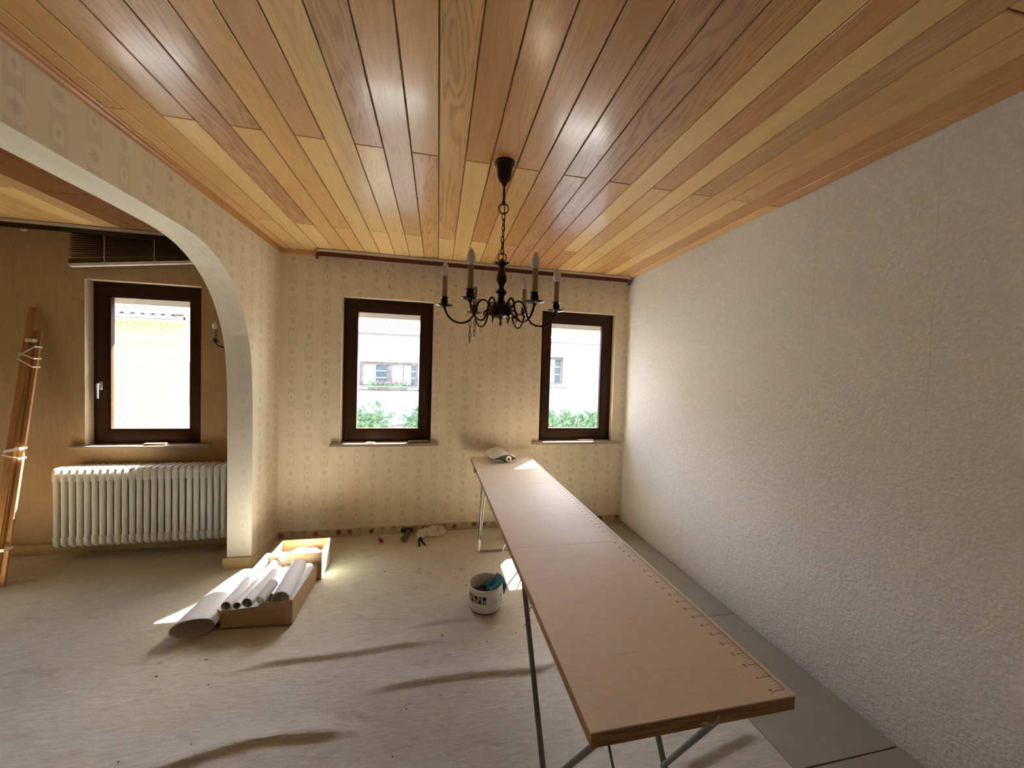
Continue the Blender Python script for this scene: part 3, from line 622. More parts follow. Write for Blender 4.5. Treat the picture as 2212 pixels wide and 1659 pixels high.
# small socket cover on the pillar
mb = MB(); mb.lathe((0, 0, 0), [(.0, -.002), (.036, -.002), (.036, .004), (.030, .007), (.024, .007), (.022, .002), (.006, .002), (.006, .004), (.0, .004)], 24, False); mb.xf(Matrix.Translation((XL+.001, 3.342, .551)) @ Matrix.Rotation(PI/2, 4, 'Y')); obj('wall_socket', mb, 'clip', label='round pale wall socket low on the arch pillar', cat='socket', smooth=True)

# ================================================================== CHANDELIER
cx, cy = .304, 1.81
def sag(mb):                                         # the fitting hangs slightly tilted towards the room
    mb.v = [(x, y, z-.011+.044*(y-cy) if z < 2.145 else z) for x, y, z in mb.v]; return mb
ch = empty('chandelier', (cx, cy, 1.823), 'dark bronze six-arm candle chandelier hanging from the oak ceiling', 'chandelier')
mb = MB(); mb.lathe((cx, cy, 0), [(.0, H-.006), (.050, H-.006), (.051, H-.014), (.043, H-.020), (.041, H-.034), (.036, H-.075), (.026, H-.098), (.013, H-.110), (.0115, H-.118), (.0, H-.118)], 28, False); obj('canopy', mb, 'brass', ch, smooth=True)
mb = MB(); mb.tube([(cx, cy, H-.112), (cx, cy, 2.425)], .0058, 10); mb.lathe((cx, cy, 2.418), [(.0, 0), (.009, .002), (.009, .014), (.0, .016)], 12, False); obj('stem', mb, 'brass', ch, smooth=True)
def torus(c, R, r, rot, n=20, m=6, sy=1.0):
    mb = MB(); pts = [Vector((R*math.cos(2*PI*i/n), 0, R*sy*math.sin(2*PI*i/n))) for i in range(n)]; mb.tube(pts, r, m, True); return mb.xf(Matrix.Translation(c) @ Matrix.Rotation(rot, 4, 'Z'))
obj('ring', torus((cx, cy, 2.400), .0250, .0028, -.15), 'brass', ch, smooth=True)
obj('ring', torus((cx, cy, 2.158), .0205, .0028, -.15), 'brass', ch, smooth=True)
nl = 7
for i in range(nl):
    zc = 2.362-(2.362-2.188)*i/(nl-1); obj('chain_link', torus((cx+.0015*math.sin(i), cy, zc), .0075, .0021, (i % 2)*PI/2+.3, 14, 6, 2.35), 'brass', ch, smooth=True)
mb = MB(); mb.tube([(cx+.004, cy+.004, 2.43), (cx+.007, cy, 2.36), (cx+.004, cy+.003, 2.27), (cx+.005, cy, 2.15)], .0026, 6); obj('cable', mb, 'blackmetal', ch, smooth=True)
mb = MB(); mb.lathe((cx, cy, 0), [(.0, 1.823), (.004, 1.825), (.0065, 1.838), (.004, 1.846), (.0055, 1.856), (.010, 1.860), (.040, 1.866), (.058, 1.876), (.0645, 1.888), (.060, 1.898), (.058, 1.918), (.046, 1.932), (.026, 1.944), (.0175, 1.955), (.0165, 1.968), (.0185, 1.978), (.027, 1.985), (.0295, 1.994), (.024, 2.003), (.014, 2.010), (.0125, 2.022), (.017, 2.034), (.0262, 2.050), (.0265, 2.066), (.021, 2.090), (.0155, 2.112), (.0145, 2.122), (.022, 2.127), (.038, 2.135), (.0385, 2.138), (.020, 2.139), (.010, 2.143), (.006, 2.150), (.0, 2.151)], 32, False); obj('baluster', sag(mb), 'brass', ch, smooth=30)
arm2 = [(.052, 1.892), (.056, 1.918), (.070, 1.943), (.090, 1.952), (.108, 1.944), (.120, 1.922), (.130, 1.892), (.146, 1.858), (.172, 1.836), (.204, 1.830), (.238, 1.840), (.263, 1.862), (.277, 1.888), (.283, 1.906)]
def smoothp(pts, k=4):
    out = []
    P = [pts[0]]+pts+[pts[-1]]
    for i in range(1, len(P)-2):
        for j in range(k):
            t = j/k; a, b, c, d = P[i-1], P[i], P[i+1], P[i+2]
            out.append(tuple(.5*((2*b[q])+(-a[q]+c[q])*t+(2*a[q]-5*b[q]+4*c[q]-d[q])*t*t+(-a[q]+3*b[q]-3*c[q]+d[q])*t**3) for q in range(len(a))))
    return out+[pts[-1]]
armp = smoothp(arm2, 3); curl = smoothp([(.058, 1.905), (.072, 1.900), (.084, 1.888), (.082, 1.872), (.070, 1.868), (.064, 1.876)], 3); spur = smoothp([(.060, 1.885), (.074, 1.872), (.082, 1.856), (.078, 1.846)], 3)
for i in range(6):
    a = math.radians(-8+60*i); ca, sa = math.cos(a), math.sin(a); f3 = lambda r, z: (cx+r*ca, cy+r*sa, z)
    mb = MB(); mb.tube([f3(r, z) for r, z in armp], .0052, 8); mb.tube([f3(r, z) for r, z in curl], .0042, 6); ar = obj('arm', sag(mb), 'brass', ch, smooth=True)
    mb = MB(); mb.tube([f3(r, z) for r, z in spur], [.004]*(len(spur)-3)+[.0035, .003, .0025], 6); obj('spur', sag(mb), 'brass', ar, smooth=True)
    c = (cx+.283*ca, cy+.283*sa, 0)
    mb = MB(); mb.lathe(c, [(.0, 1.900), (.007, 1.900), (.010, 1.907), (.030, 1.909), (.0435, 1.9155), (.0440, 1.9175), (.028, 1.914), (.010, 1.915), (.012, 1.919), (.0175, 1.928), (.0182, 1.938), (.014, 1.948), (.0135, 1.951), (.022, 1.9535), (.022, 1.956), (.0, 1.956)], 24, False); cu = obj('drip_cup', sag(mb), 'brass', ar, smooth=30)
    mb = MB(); mb.lathe(c, [(.0132, 1.955), (.0126, 2.060)], 16); obj('candle_sleeve', sag(mb), 'candle', ch, smooth=30)
    mb = MB(); mb.lathe((c[0], c[1], 2.058), bulb_prof(), 18); obj('bulb', sag(mb), 'bulb', ch, smooth=True)
for q, (dx, dy, zt, cnt) in enumerate(((-.150, .035, 1.842, 4), (-.128, .030, 1.848, 3))):
    for i in range(cnt): obj('chain_link', torus((cx+dx, cy+dy, zt-.022-i*.0275), .0062, .0016, (i % 2)*PI/2+.25+q*.5, 14, 6, 2.5), 'brass', ch, smooth=True)

# ================================================================== PAPERING TABLE
TH = .746
tb = empty('papering_table', (.63, 2.1, 0), 'long folding papering table of pale plywood on grey steel legs', 'table')
def tedge(y, s): return (.345-.0105*(y-.75)/2.77*1.6+.007 if s < 0 else .943-.0095*(y-.75)/2.77*1.6)
cuts = [.752, 1.6425, 2.611, 3.520]
bt = .040
for i in range(3):
    y0, y1 = cuts[i]+(.0012 if i else 0), cuts[i+1]-(.0012 if i < 2 else 0)
    xl, xr = (.366-.011*i), (.946-.008*i); xl1, xr1 = (.366-.011*(i+1)), (.946-.008*(i+1))
    poly = [(xl, y0), (xr, y0), (xr1, y1), (xl1, y1)]
    mb = MB(); mb.cur = 0; mb.prism(poly, .004, lambda a, b, t: (a, b, TH-.004+t)); mb.cur = 1; mb.prism([(xl+.002, y0+.001), (xr-.002, y0+.001), (xr1-.002, y1-.001), (xl1+.002, y1-.001)], bt-.004, lambda a, b, t: (a, b, TH-bt+t))
    bd = obj('board', mb, ['ply', 'plyedge'], tb)
    # printed ruler on the two nearer boards
    if i < 2 or i == 2:
        mb = MB(); rx = lambda y: (.946-.008*i)-.008*(y-y0)/(y1-y0)-.015; zt = TH+.0003
        ya, yb_ = y0+.020, y1-(.028 if i else .020)
        def q4(xa, xb, a, b): mb.quad((xa, a, zt), (xb, a, zt), (xb, b, zt), (xa, b, zt))
        lw = .0011
        S_ = 20
        for s_ in range(S_): a, b = ya+(yb_-ya)*s_/S_, ya+(yb_-ya)*(s_+1)/S_; mb.quad((rx(a)-lw, a, zt), (rx(a)+lw, a, zt), (rx(b)+lw, b, zt), (rx(b)-lw, b, zt))
        nt = 100; 
        for k in range(nt+1):
            y = ya+(yb_-ya)*k/nt; mj = k % 5 == 0
            ln_ = .032 if mj else .0165; hw = .00085 if mj else .0004
            q4(rx(y)-ln_, rx(y)-(.0 if mj else .003), y-hw, y+hw)
        rl = obj('ruler_print', mb, 'rulerink', bd)
        for k in range(0, nt+1, 5):
            y = ya+(yb_-ya)*k/nt; txt = ('14' if k == 0 and i == 0 else str(k)) if k or i == 0 else '0'
            cu = bpy.data.curves.new('ruler_number', 'FONT'); cu.body = txt; cu.size = .0135; cu.align_x = 'CENTER'; cu.align_y = 'BOTTOM'; cu.offset = .0002
            to = bpy.data.objects.new('ruler_number', cu); COL.objects.link(to); dg = bpy.context.evaluated_depsgraph_get(); me = bpy.data.meshes.new_from_object(to.evaluated_get(dg)); bpy.data.objects.remove(to)
            me.materials.append(M['rulerink']); place('ruler_number', me, (rx(y)-.0335, y, zt), bd, (0, 0, PI/2))
# leg frames
zb = TH-bt
def rod(name, pts, r, par=tb, mt='steel', n_=10): mb = MB(); mb.tube(pts, r, n_); return obj(name, mb, mt, par, smooth=True)
legL = ((.400, 1.60, zb), (.424, 1.20, .006)); legR = ((.885, 1.58, zb), (.884, 1.13, .006)); legM = ((.640, 1.59, zb), (.690, 1.152, .006))
for (a, b) in (legL, legR): rod('leg', [a, b], .0115)
rod('leg_rod', [legM[0], legM[1]], .0055); rod('foot_bar', [legL[1], legR[1]], .008)
pt = lambda L, t: tuple(Vector(L[0]).lerp(Vector(L[1]), t))
rod('strut', [(.790, .790, zb), (.847, 1.145, .135)], .0085); rod('strut', [(.438, .785, zb), (.424, 1.225, .06)], .0085)
fl_, fr_ = (.385, 3.105, .008), (.885, 3.09, .008)
rod('leg', [(.390, 3.02, zb), (.387, 3.06, .30), fl_], .0085); rod('leg', [(.880, 3.01, zb), (.884, 3.05, .30), fr_], .0085); rod('foot_bar', [fl_, fr_], .007)
rod('strut', [(.392, 2.80, zb), (.392, 3.055, .13)], .006); rod('strut', [(.878, 2.80, zb), (.880, 3.04, .13)], .006)
rod('brace_wire', [(.700, 2.66, zb), (.56, 2.98, .02)], .003)
mb = MB(); mb.tube([(.3865, 3.085, .13), (.386, 3.092, .095), (.385, 3.10, .045), (.385, 3.103, .012)], [.010, .0135, .017, .013], 9); obj('paper_wrap', mb, 'tape', tb, label='yellowed paper wrapped round a table foot')
# hook on the near edge and clip on the long edge
hk = smoothp([(.655, .748, TH-.028), (.658, .742, TH-.018), (.668, .740, TH-.017), (.680, .740, TH-.025), (.692, .740, TH-.018), (.700, .742, TH-.008), (.707, .746, TH-.012)], 3)
rod('hook', hk, .0022, tb, 'chrome', 7); rod('hook', smoothp([(.357, 1.235, TH-.012), (.348, 1.235, TH-.018), (.342, 1.238, TH-.028), (.349, 1.240, TH-.034)], 3), .0022, tb, 'chrome', 7)
mb = MB(); mb.prism([(0, 0), (.02, -.016), (.07, -.018), (.10, 0)], .012, lambda a, b, t: (.336-t, 3.03+a, TH-.012+b)); obj('edge_clamp', mb, 'blackmetal', tb, label='black clamp under the table edge')

# wallpaper scrap rolled in a paper sleeve on the far end of the table
pb = empty('paper_sleeve', (.60, 3.36, TH), 'crumpled white paper bag with a roll sticking out, lying on the papering table', 'paper bag')
ax0, ax1 = Vector((.655, 3.265, TH+.036)), Vector((.585, 3.50, TH+.048))
mb = MB(); n_ = 20; vs = []; rings = 9; sd = Vector((.97, .26, 0)).normalized()
for i in range(rings):
    t = i/(rings-1); c = ax0.lerp(ax1, t)
    for k in range(n_):
        a = 2*PI*k/n_; w = .050+.008*math.sin(t*PI); hgt = .036+.014*t
        wl = (.150 if math.cos(a) < 0 else .085); px = wl*math.cos(a); pz = hgt*math.sin(a)*(1-abs(math.cos(a))**2*.6)
        jit = .014*mnoise.noise((math.cos(a)*2, math.sin(a)*2+t*3, t*3)); vs.append(c+sd*(px+jit)+Vector((0, 0, max(pz, -.035)+jit*.9)))
mb.add(vs, [(i*n_+k, i*n_+(k+1) % n_, (i+1)*n_+(k+1) % n_, (i+1)*n_+k) for i in range(rings-1) for k in range(n_)]+[tuple((rings-1)*n_+k for k in range(n_))])
for j in range(len(mb.v)): mb.v[j] = (mb.v[j][0], min(mb.v[j][1], 3.515), max(mb.v[j][2], TH+.0006))
obj('bag', mb, 'scrap', pb, smooth=50)
mb = MB(); mb.hollow((.664, 3.262, TH+.032), (.615, 3.46, TH+.032), .029, .026, .016, 20); obj('inner_roll', mb, ['cream_print', 'paperin'], pb, smooth=40)

# ================================================================== THINGS ON THE SILLS
def sill_block(x0, x1, y0, y1, z, h, mt, lab, rot=0.0, nm='wood_block'):
    mb = MB(); mb.cbox(x0, x1, y0, y1, z, z+h, .003); c = Vector(((x0+x1)/2, (y0+y1)/2, z)); mb.xf(Matrix.Translation(c) @ Matrix.Rotation(rot, 4, 'Z') @ Matrix.Translation(-c)); obj(nm, mb, mt, label=lab, cat='wood block' if nm == 'wood_block' else 'scrap')
zs = WZ0+.006
sill_block(-2.410, -2.255, 3.565, 3.610, zs, .018, 'offcut', 'pale wooden offcut on the sill above the radiator', .04)
sill_block(-.268, -.070, 3.560, 3.600, zs, .022, 'offcut_dark', 'dark wooden wedge at the end of the sill over the floor rag', .06)
mb = MB(); mb.add([(-.655, 3.562, zs), (-.585, 3.556, zs), (-.562, 3.592, zs), (-.628, 3.606, zs), (-.650, 3.566, zs+.009), (-.588, 3.56, zs+.012), (-.568, 3.588, zs+.007), (-.625, 3.60, zs+.013)], [(3,2,1,0), (4,5,6,7), (0,1,5,4), (1,2,6,5), (2,3,7,6), (3,0,4,7)]); obj('plaster_scrap', mb, 'scrap', label='white plaster scrap on the middle window sill', cat='scrap')
sill_block(1.485, 1.662, 3.600, 3.640, zs, .014, 'offcut', 'flat reddish offcut on the sill by the white wall')

# ================================================================== FLOOR THINGS
# enamel pot
pc = (.349, 2.372)
pot = empty('enamel_pot', (*pc, 0), 'white enamel pot with black printed pattern standing by the table leg', 'pot')
Ro, Hp = .110, .160
mb = MB(); mb.lathe((*pc, 0), [(.0, .001), (.098, .001), (.104, .006), (Ro, .020), (Ro, Hp-.008), (.1155, Hp-.003), (.1165, Hp+.001), (.113, Hp+.004), (.108, Hp+.002), (.1065, Hp-.006)], 48, False); obj('body', mb, 'enamel', pot, smooth=35)
mb = MB(); mb.lathe((*pc, 0), [(.1068, Hp-.005), (.1055, .030), (.095, .012), (.0, .010)], 48, False); obj('lining', mb, 'enamel_in', pot, smooth=35)
mb = MB(); mb.lathe((*pc, 0), [(.0985, .0), (.1055, .0055), (.1062, .009), (.104, .010)], 48, False); obj('base_rim', mb, 'blackmetal', pot, smooth=True)
for ang in (-52, 128):
    a = math.radians(ang); mb = MB(); pts = []
    for t in (-1, -.97, -.8, -.4, 0, .4, .8, .97, 1):
        b = a+t*.30; rr = Ro-.002 if abs(t) == 1 else (Ro+.012 if abs(t) > .9 else Ro+.026-.006*abs(t)); pts.append((pc[0]+rr*math.cos(b), pc[1]+rr*math.sin(b), .100+.004*(1-abs(t))))
    mb.tube(pts, [.007, .0075, .008, .0085, .009, .0085, .008, .0075, .007], 10); obj('handle', mb, 'enamel', pot, smooth=True)
for side in (0, 1):
    for i in range(5):
        for row in range(2):
            a = math.radians(-163+i*15.5) if side == 0 else math.radians(-16+i*15.5); zc = .112-row*.026; filled = (i+row) % 2 == 0
            mb = MB(); hw = .0115
            def cyl(du, dz, rr=Ro+.0006): b = a+du/Ro; return (pc[0]+rr*math.cos(b), pc[1]+rr*math.sin(b), zc+dz)
            if filled:
                g = [(-hw, -.010), (hw, -.010), (hw, .011), (-hw, .011)]; mb.grid(4, 2, lambda s_, t: cyl(-hw+2*hw*s_, -.011+.022*t))
            else:
                out = [(hw*1.08*math.cos(2*PI*k/20), .0135*math.sin(2*PI*k/20)) for k in range(20)]; inn = [(x*.5, y*.55) for x, y in out]
                mb.add([cyl(*p) for p in out]+[cyl(*p) for p in inn], [(k, (k+1) % 20, 20+(k+1) % 20, 20+k) for k in range(20)])
            obj('printed_motif', mb, 'ink', pot)
mb = MB(); mb.lathe((*pc, 0), [(.0, .082), (.05, .084), (.103, .078)], 32, False)
mb2 = MB(); mb2.grid(24, 24, lambda s_, t: (pc[0]+(s_-.5)*.14, pc[1]+(t-.5)*.14, .084+.024*max(0, mnoise.noise((s_*5, t*5, 2)))+.004)); mb.add(mb2.v, mb2.f)
obj('pot_contents', mb, 'darkwater', label='black sodden cloth lying inside the enamel pot', cat='cloth', smooth=True)
# teal cloth hanging over the rim
a0 = math.radians(12); mb = MB(); nU, nV = 15, 26
def clothf(u, v):
    b = a0+(u-.5)*(1.0 if v < .6 else 1.0-.75*(v-.6)/.4); cr, sr = math.cos(a0), math.sin(a0)
    j = .012*mnoise.noise((u*5, v*4, 4)); fold = .010*math.sin(u*15+v*3)*(1-.4*v)
    if v < .45:
        k = v/.45; w = (u-.5)*.115; p0 = Vector((pc[0]+.012*cr-sr*w, pc[1]+.012*sr+cr*w, .116+.012*math.sin(u*9)+abs(j)))
        p1 = Vector((pc[0]+.1035*math.cos(b), pc[1]+.1035*math.sin(b), Hp+.006)); p = p0.lerp(p1, k); p.z += (-.018*math.sin(k*PI)+(abs(fold)+abs(j))*math.sin(k*PI)) ; return tuple(p)
    if v < .6: k = (v-.45)/.15; rr = .1035+.020*k; z = Hp+.006+.008*math.sin(k*PI)
    else: k = (v-.6)/.4; rr = .1235+.012*math.sin(k*2.5); z = Hp+.006-(.060+.060*math.sin(u*PI))*k
    rr += abs(j)*.6+abs(fold)*.6
    return (pc[0]+rr*math.cos(b), pc[1]+rr*math.sin(b), z+abs(j)*.3)
mb.grid(nU, nV, clothf); o = obj('teal_cloth', mb, 'bluecloth', label='teal cloth hanging over the rim of the enamel pot', cat='cloth', smooth=True); md = o.modifiers.new('thick', 'SOLIDIFY'); md.thickness = .002; md.offset = 0

# screwdriver, hammer, pliers, rag
def dirframe(p0, p1): d = Vector(p1)-Vector(p0); return Matrix.Translation(p0) @ d.to_track_quat('Z', 'Y').to_matrix().to_4x4(), d.length
sd = empty('screwdriver', (-.49, 3.46, 0), 'screwdriver with a red handle on the carpet by the floral border', 'screwdriver')
mt, L = dirframe((-.462, 3.385, .0155), (-.528, 3.545, .008))
mb = MB(); mb.lathe((0, 0, 0), [(.0, 0), (.010, .001), (.0145, .008), (.015, .03), (.0125, .055), (.0145, .070), (.010, .082), (.0, .083)], 12, False); mb.xf(mt); obj('handle', mb, 'redhandle', sd, smooth=30)
mb = MB(); mb.lathe((0, 0, .08), [(.0032, 0), (.0032, L-.095), (.004, L-.085), (.001, L-.08)], 8); mb.xf(mt); obj('shaft', mb, 'steel', sd, smooth=True)
hm = empty('hammer', (-.255, 3.48, 0), 'stubby hammer with a thick brown handle next to the white rag', 'hammer')
mt, L = dirframe((-.275, 3.375, .0295), (-.232, 3.565, .030))
mb = MB(); mb.lathe((0, 0, 0), [(.0, 0), (.022, .001), (.0285, .008), (.0285, .05), (.026, .11), (.021, .16), (.016, .175), (.0, .176)], 16, False); mb.xf(mt); obj('handle', mb, 'toolwood', hm, smooth=30)
mb = MB(); mb.cbox(-.315, -.205, 3.545, 3.585, .012, .052, .006); obj('head', mb, 'blackmetal', hm)
pl = empty('pliers', (-.125, 3.37, 0), 'dark open pliers lying in front of the white rag', 'pliers')
for s_ in (-1, 1):
    mb = MB(); b = (-.130, 3.270, .010) if s_ < 0 else (-.078, 3.283, .010)
    mb.tube(smoothp([(-.125, 3.385, .012), (-.122+s_*.012, 3.358, .012), ((b[0]-.122)/2+s_*.004, 3.32, .011), b], 3), [.0085]*3+[.0075]*7, 8); obj('handle', mb, 'blackmetal', pl, smooth=True)
mb = MB(); mb.lathe((-.125, 3.385, .004), [(.0, 0), (.020, 0), (.020, .016), (.0, .016)], 14, False); mb.prism([(-.145, 3.385), (-.105, 3.385), (-.112, 3.415), (-.124, 3.425), (-.137, 3.415)], .014, lambda a, b, t: (a, b, .005+t)); obj('jaw', mb, 'blackmetal', pl)
mb = MB(); nU, nV = 44, 28
def ragf(u, v):
    x = -.165+.275*u; yc = 3.490+.065*u; w = .075+.035*math.sin(u*PI)*1.0-.02*u; y = yc+(v-.5)*2*w*(.75+.25*math.sin(u*9+1))
    x += .018*mnoise.noise((u*4, v*4, 7)); y += .02*mnoise.noise((u*5, v*4, 9))
    env = max(0, 1-abs(2*v-1)**2.2)*(.35+.65*math.sin(min(1, u*1.05)*PI)**.5 if 0 < u < 1 else .3)
    rdg = 1-abs(mnoise.noise((u*7+v*2, v*5-u*2, 5)))*2.0
    z = .003+.080*env*(.30+.70*max(0, rdg))+.016*mnoise.noise((u*13, v*12, 3))*env
    return (x, min(y, YB-.006), max(.0015, z))
mb.grid(nU, nV, ragf); o = obj('white_rag', mb, 'whitecloth', label='crumpled white rag on the carpet at the window wall', cat='rag', smooth=True); md = o.modifiers.new('thick', 'SOLIDIFY'); md.thickness = .002

# cardboard tray with wallpaper rolls
def panel(mb, pts, th, nrm):                          # thick sheet from 3D polygon
    nrm = Vector(nrm)*th; L = len(pts); vs = [Vector(p) for p in pts]+[Vector(p)+nrm for p in pts]
    mb.add(vs, [tuple(range(L))[::-1], tuple(range(L, 2*L))]+[(i, (i+1) % L, L+(i+1) % L, L+i) for i in range(L)])
A = (-1.242, 2.405); Bp = (-.838, 2.378); Cc = (-.846, 2.862); D = (-1.242, 2.862)
tr = empty('cardboard_tray', (-1.04, 2.63, 0), 'low brown cardboard box full of white wallpaper rolls', 'box')
mb = MB(); panel(mb, [(*A, .001), (*Bp, .001), (*Cc, .001), (*D, .001)], .003, (0, 0, 1)); obj('bottom', mb, 'card', tr)
fw = lambda t, z: (A[0]+(Bp[0]-A[0])*t, A[1]+(Bp[1]-A[1])*t, z)
mb = MB(); panel(mb, [fw(.02, .001), fw(1, .001), fw(1, .150), fw(.97, .153), fw(.62, .139), fw(.55, .124), fw(.50, .120), fw(.10, .106), fw(.03, .105)], .0035, (0.06, 1, 0)); obj('front_wall', mb, 'card', tr)
mb = MB(); panel(mb, [(Bp[0], Bp[1], .001), (Cc[0], Cc[1], .001), (Cc[0], Cc[1], .128), (Bp[0]-.004, (Bp[1]+Cc[1])/2, .135), (Bp[0], Bp[1], .150)], .0035, (-1, 0, 0)); obj('right_wall', mb, 'card', tr)
mb = MB(); panel(mb, [(*Cc, .001), (*D, .001), (*D, .112), (-1.10, 2.862, .124), (-1.06, 2.862, .116), (-1.02, 2.862, .126), (*Cc, .130)], .0035, (0, -1, 0)); obj('back_wall', mb, 'card', tr)
mb = MB(); panel(mb, [(A[0]-.004, A[1]+.012, .001), (D[0], D[1], .001), (D[0], D[1], .10), (A[0]-.012, A[1]+.03, .085), (A[0]-.02, A[1]+.012, .112)], .0035, (1, 0, 0)); obj('left_wall', mb, 'card', tr)
rolls = [((-1.205, 2.398, .138), (-1.198, 2.930, .165), .028, 'thin white wallpaper roll at the torn end of the tray, propped highest'),
         ((-1.190, 2.430, .050), (-1.172, 2.840, .050), .034, 'white wallpaper roll lying at the bottom of the tray by the torn end'),
         ((-1.150, 2.400, .134), (-1.128, 2.858, .152), .0235, 'narrow white wallpaper roll, second from the torn end of the tray'),
         ((-1.118, 2.44, .046), (-1.100, 2.84, .046), .032, 'white wallpaper roll at the bottom of the tray under the narrow rolls'),
         ((-1.090, 2.392, .150), (-1.045, 2.700, .182), .031, 'white wallpaper roll with a dark spiral end facing out of the tray'),
         ((-1.042, 2.56, .072), (-1.042, 2.850, .095), .036, 'white wallpaper roll in the middle of the tray beneath the spiral one'),
         ((-.964, 2.56, .062), (-.965, 2.845, .116), .0355, 'sunlit fat white wallpaper roll against the tray back'),
         ((-.912, 2.400, .152), (-.922, 2.720, .190), .050, 'widest white wallpaper roll in the tray with a brown hollow end'),
         ((-.886, 2.46, .052), (-.892, 2.835, .108), .037, 'white wallpaper roll against the long clean side of the tray')]
for a, b, r, lb in rolls:
    mb = MB(); mb.hollow(a, b, r, r, .0045, 26)
    if 'spiral' in lb:
        t = (Vector(b)-Vector(a)).normalized(); x = t.cross(Vector((0, 0, 1))).normalized(); y = x.cross(t); c0 = Vector(a)+t*.003; vs = []
        for k in range(40): an = k*.42; rr = r*.9*(1-k/44); vs += [c0+x*rr*math.cos(an)+y*rr*math.sin(an), c0+t*.08+x*rr*math.cos(an)+y*rr*math.sin(an)]
        mb.cur = 1; mb.add(vs, [(2*k, 2*k+2, 2*k+3, 2*k+1) for k in range(39)])
    obj('wallpaper_roll', mb, ['paper', 'paperin'], label=lb, cat='wallpaper roll', group='wallpaper rolls in the tray', smooth=40)
mb = MB(); mb.hollow((-1.026, 2.402, .154), (-.999, 2.520, .190), .0275, .030, .003, 24); obj('wallpaper_roll', mb, ['paper', 'paperin'], label='short slanted wallpaper roll propped on the tray front', cat='wallpaper roll', group='wallpaper rolls in the tray', smooth=40)
# large loose roll beside the tray
mb = MB(); n_ = 34; R0 = []
secs = [(2.352, -1.352, .105, .052), (2.45, -1.352, .100, .055), (2.60, -1.350, .092, .058), (2.75, -1.338, .078, .056), (2.90, -1.322, .062, .050)]
def lp(c, f_):
    y, x, a, b = c; return [(x+a*f_*math.copysign(abs(math.cos(t))**.8, math.cos(t)), y+(.02*math.cos(t) if c is secs[0] else 0), b+.0015+(b-.0005)*f_*math.sin(t)) for t in [2*PI*k/n_ for k in range(n_)]]
vs = [];
for c in secs: vs += lp(c, 1.0)
for c in secs: vs += lp(c, .955)
ns = len(secs); mb.cur = 0; mb.add(vs, [(i*n_+k, i*n_+(k+1) % n_, (i+1)*n_+(k+1) % n_, (i+1)*n_+k) for i in range(ns-1) for k in range(n_)]+[(k, (k+1) % n_, ns*n_+(k+1) % n_, ns*n_+k) for k in range(n_)]+[((ns-1)*n_+k, (ns-1)*n_+(k+1) % n_, (2*ns-1)*n_+(k+1) % n_, (2*ns-1)*n_+k) for k in range(n_)])
mb.cur = 1; b_ = 0; mb.f += [((ns+i)*n_+k, (ns+i)*n_+(k+1) % n_, (ns+i+1)*n_+(k+1) % n_, (ns+i+1)*n_+k) for i in range(ns-1) for k in range(n_)]; mb.mi += [1]*((ns-1)*n_)
vs = []
for i in range(7):                                   # loose inner layer
    t = i/6; vs += [(-1.41+.15*t, 2.362, .062+.030*math.sin(t*PI)), (-1.40+.14*t, 2.56, .066+.030*math.sin(t*PI))]
mb.add(vs, [(2*k, 2*k+2, 2*k+3, 2*k+1) for k in range(6)])
obj('wallpaper_roll', mb, ['paper', 'paperin'], label='big flattened wallpaper roll lying on the carpet beside the tray', cat='wallpaper roll', smooth=40)
# second box
bx = (-1.165, -.820, 2.872, 3.105); bh = .205
cb = empty('cardboard_box', ((bx[0]+bx[1])/2, (bx[2]+bx[3])/2, 0), 'taller tan cardboard box with green print behind the tray of rolls', 'box')
t_ = .004
mb = MB(); mb.box(bx[0], bx[1], bx[2], bx[3], .001, .005); obj('bottom', mb, 'card2', cb)
mb = MB(); mb.box(bx[0], bx[1], bx[2], bx[2]+t_, .001, bh-.004); obj('front_wall', mb, 'card2', cb)
mb = MB(); mb.box(bx[0], bx[1], bx[3]-t_, bx[3], .001, bh); obj('back_wall', mb, 'card2', cb)
mb = MB(); mb.box(bx[0], bx[0]+t_, bx[2]+t_, bx[3]-t_, .001, bh); obj('left_wall', mb, 'card2', cb)
mb = MB(); mb.box(bx[1]-t_, bx[1], bx[2]+t_, bx[3]-t_, .001, bh); rw = obj('right_wall', mb, 'card2', cb)
mb = MB(); mb.box(bx[1], bx[1]+.0008, bx[2]+.05, bx[3]-.02, .01, bh-.005); obj('cream_panel', mb, 'cream_print', rw)
mb = MB(); mb.box(bx[1]+.0008, bx[1]+.0016, bx[2]+.10, bx[2]+.165, .075, bh-.03); obj('green_panel', mb, 'greenprint', rw)
mb = MB()
def papf(u, v): return (bx[0]+.02+(bx[1]-bx[0]-.04)*u, bx[2]+.02+(bx[3]-bx[2]-.04)*v, .10+.075*math.sin(u*PI)**.7*(.6+.4*math.sin(v*PI))+.02*mnoise.noise((u*6, v*5, 2))*math.sin(u*PI))
mb.grid(22, 16, papf); o = obj('paper_bundle', mb, 'scrap', label='crumpled white paper heaped inside the taller box', cat='paper', smooth=60)
mb = MB(); x_ = -1.085; yk = bx[2]-.0015; mb.add([(x_-.035, yk, bh), (x_+.035, yk, bh), (x_+.012, yk-.002, bh-.055), (x_-.002, yk-.002, bh-.06), (x_-.02, yk-.001, bh-.03), (x_-.035, yk+.03, bh+.002), (x_+.035, yk+.03, bh+.002)], [(0,1,2,3,4), (0,5,6,1)]); o = obj('paper_corner', mb, 'scrap', label='white paper corner folded over the front of the taller box', cat='paper'); md = o.modifiers.new('thick', 'SOLIDIFY'); md.thickness = .001; md.offset = 1

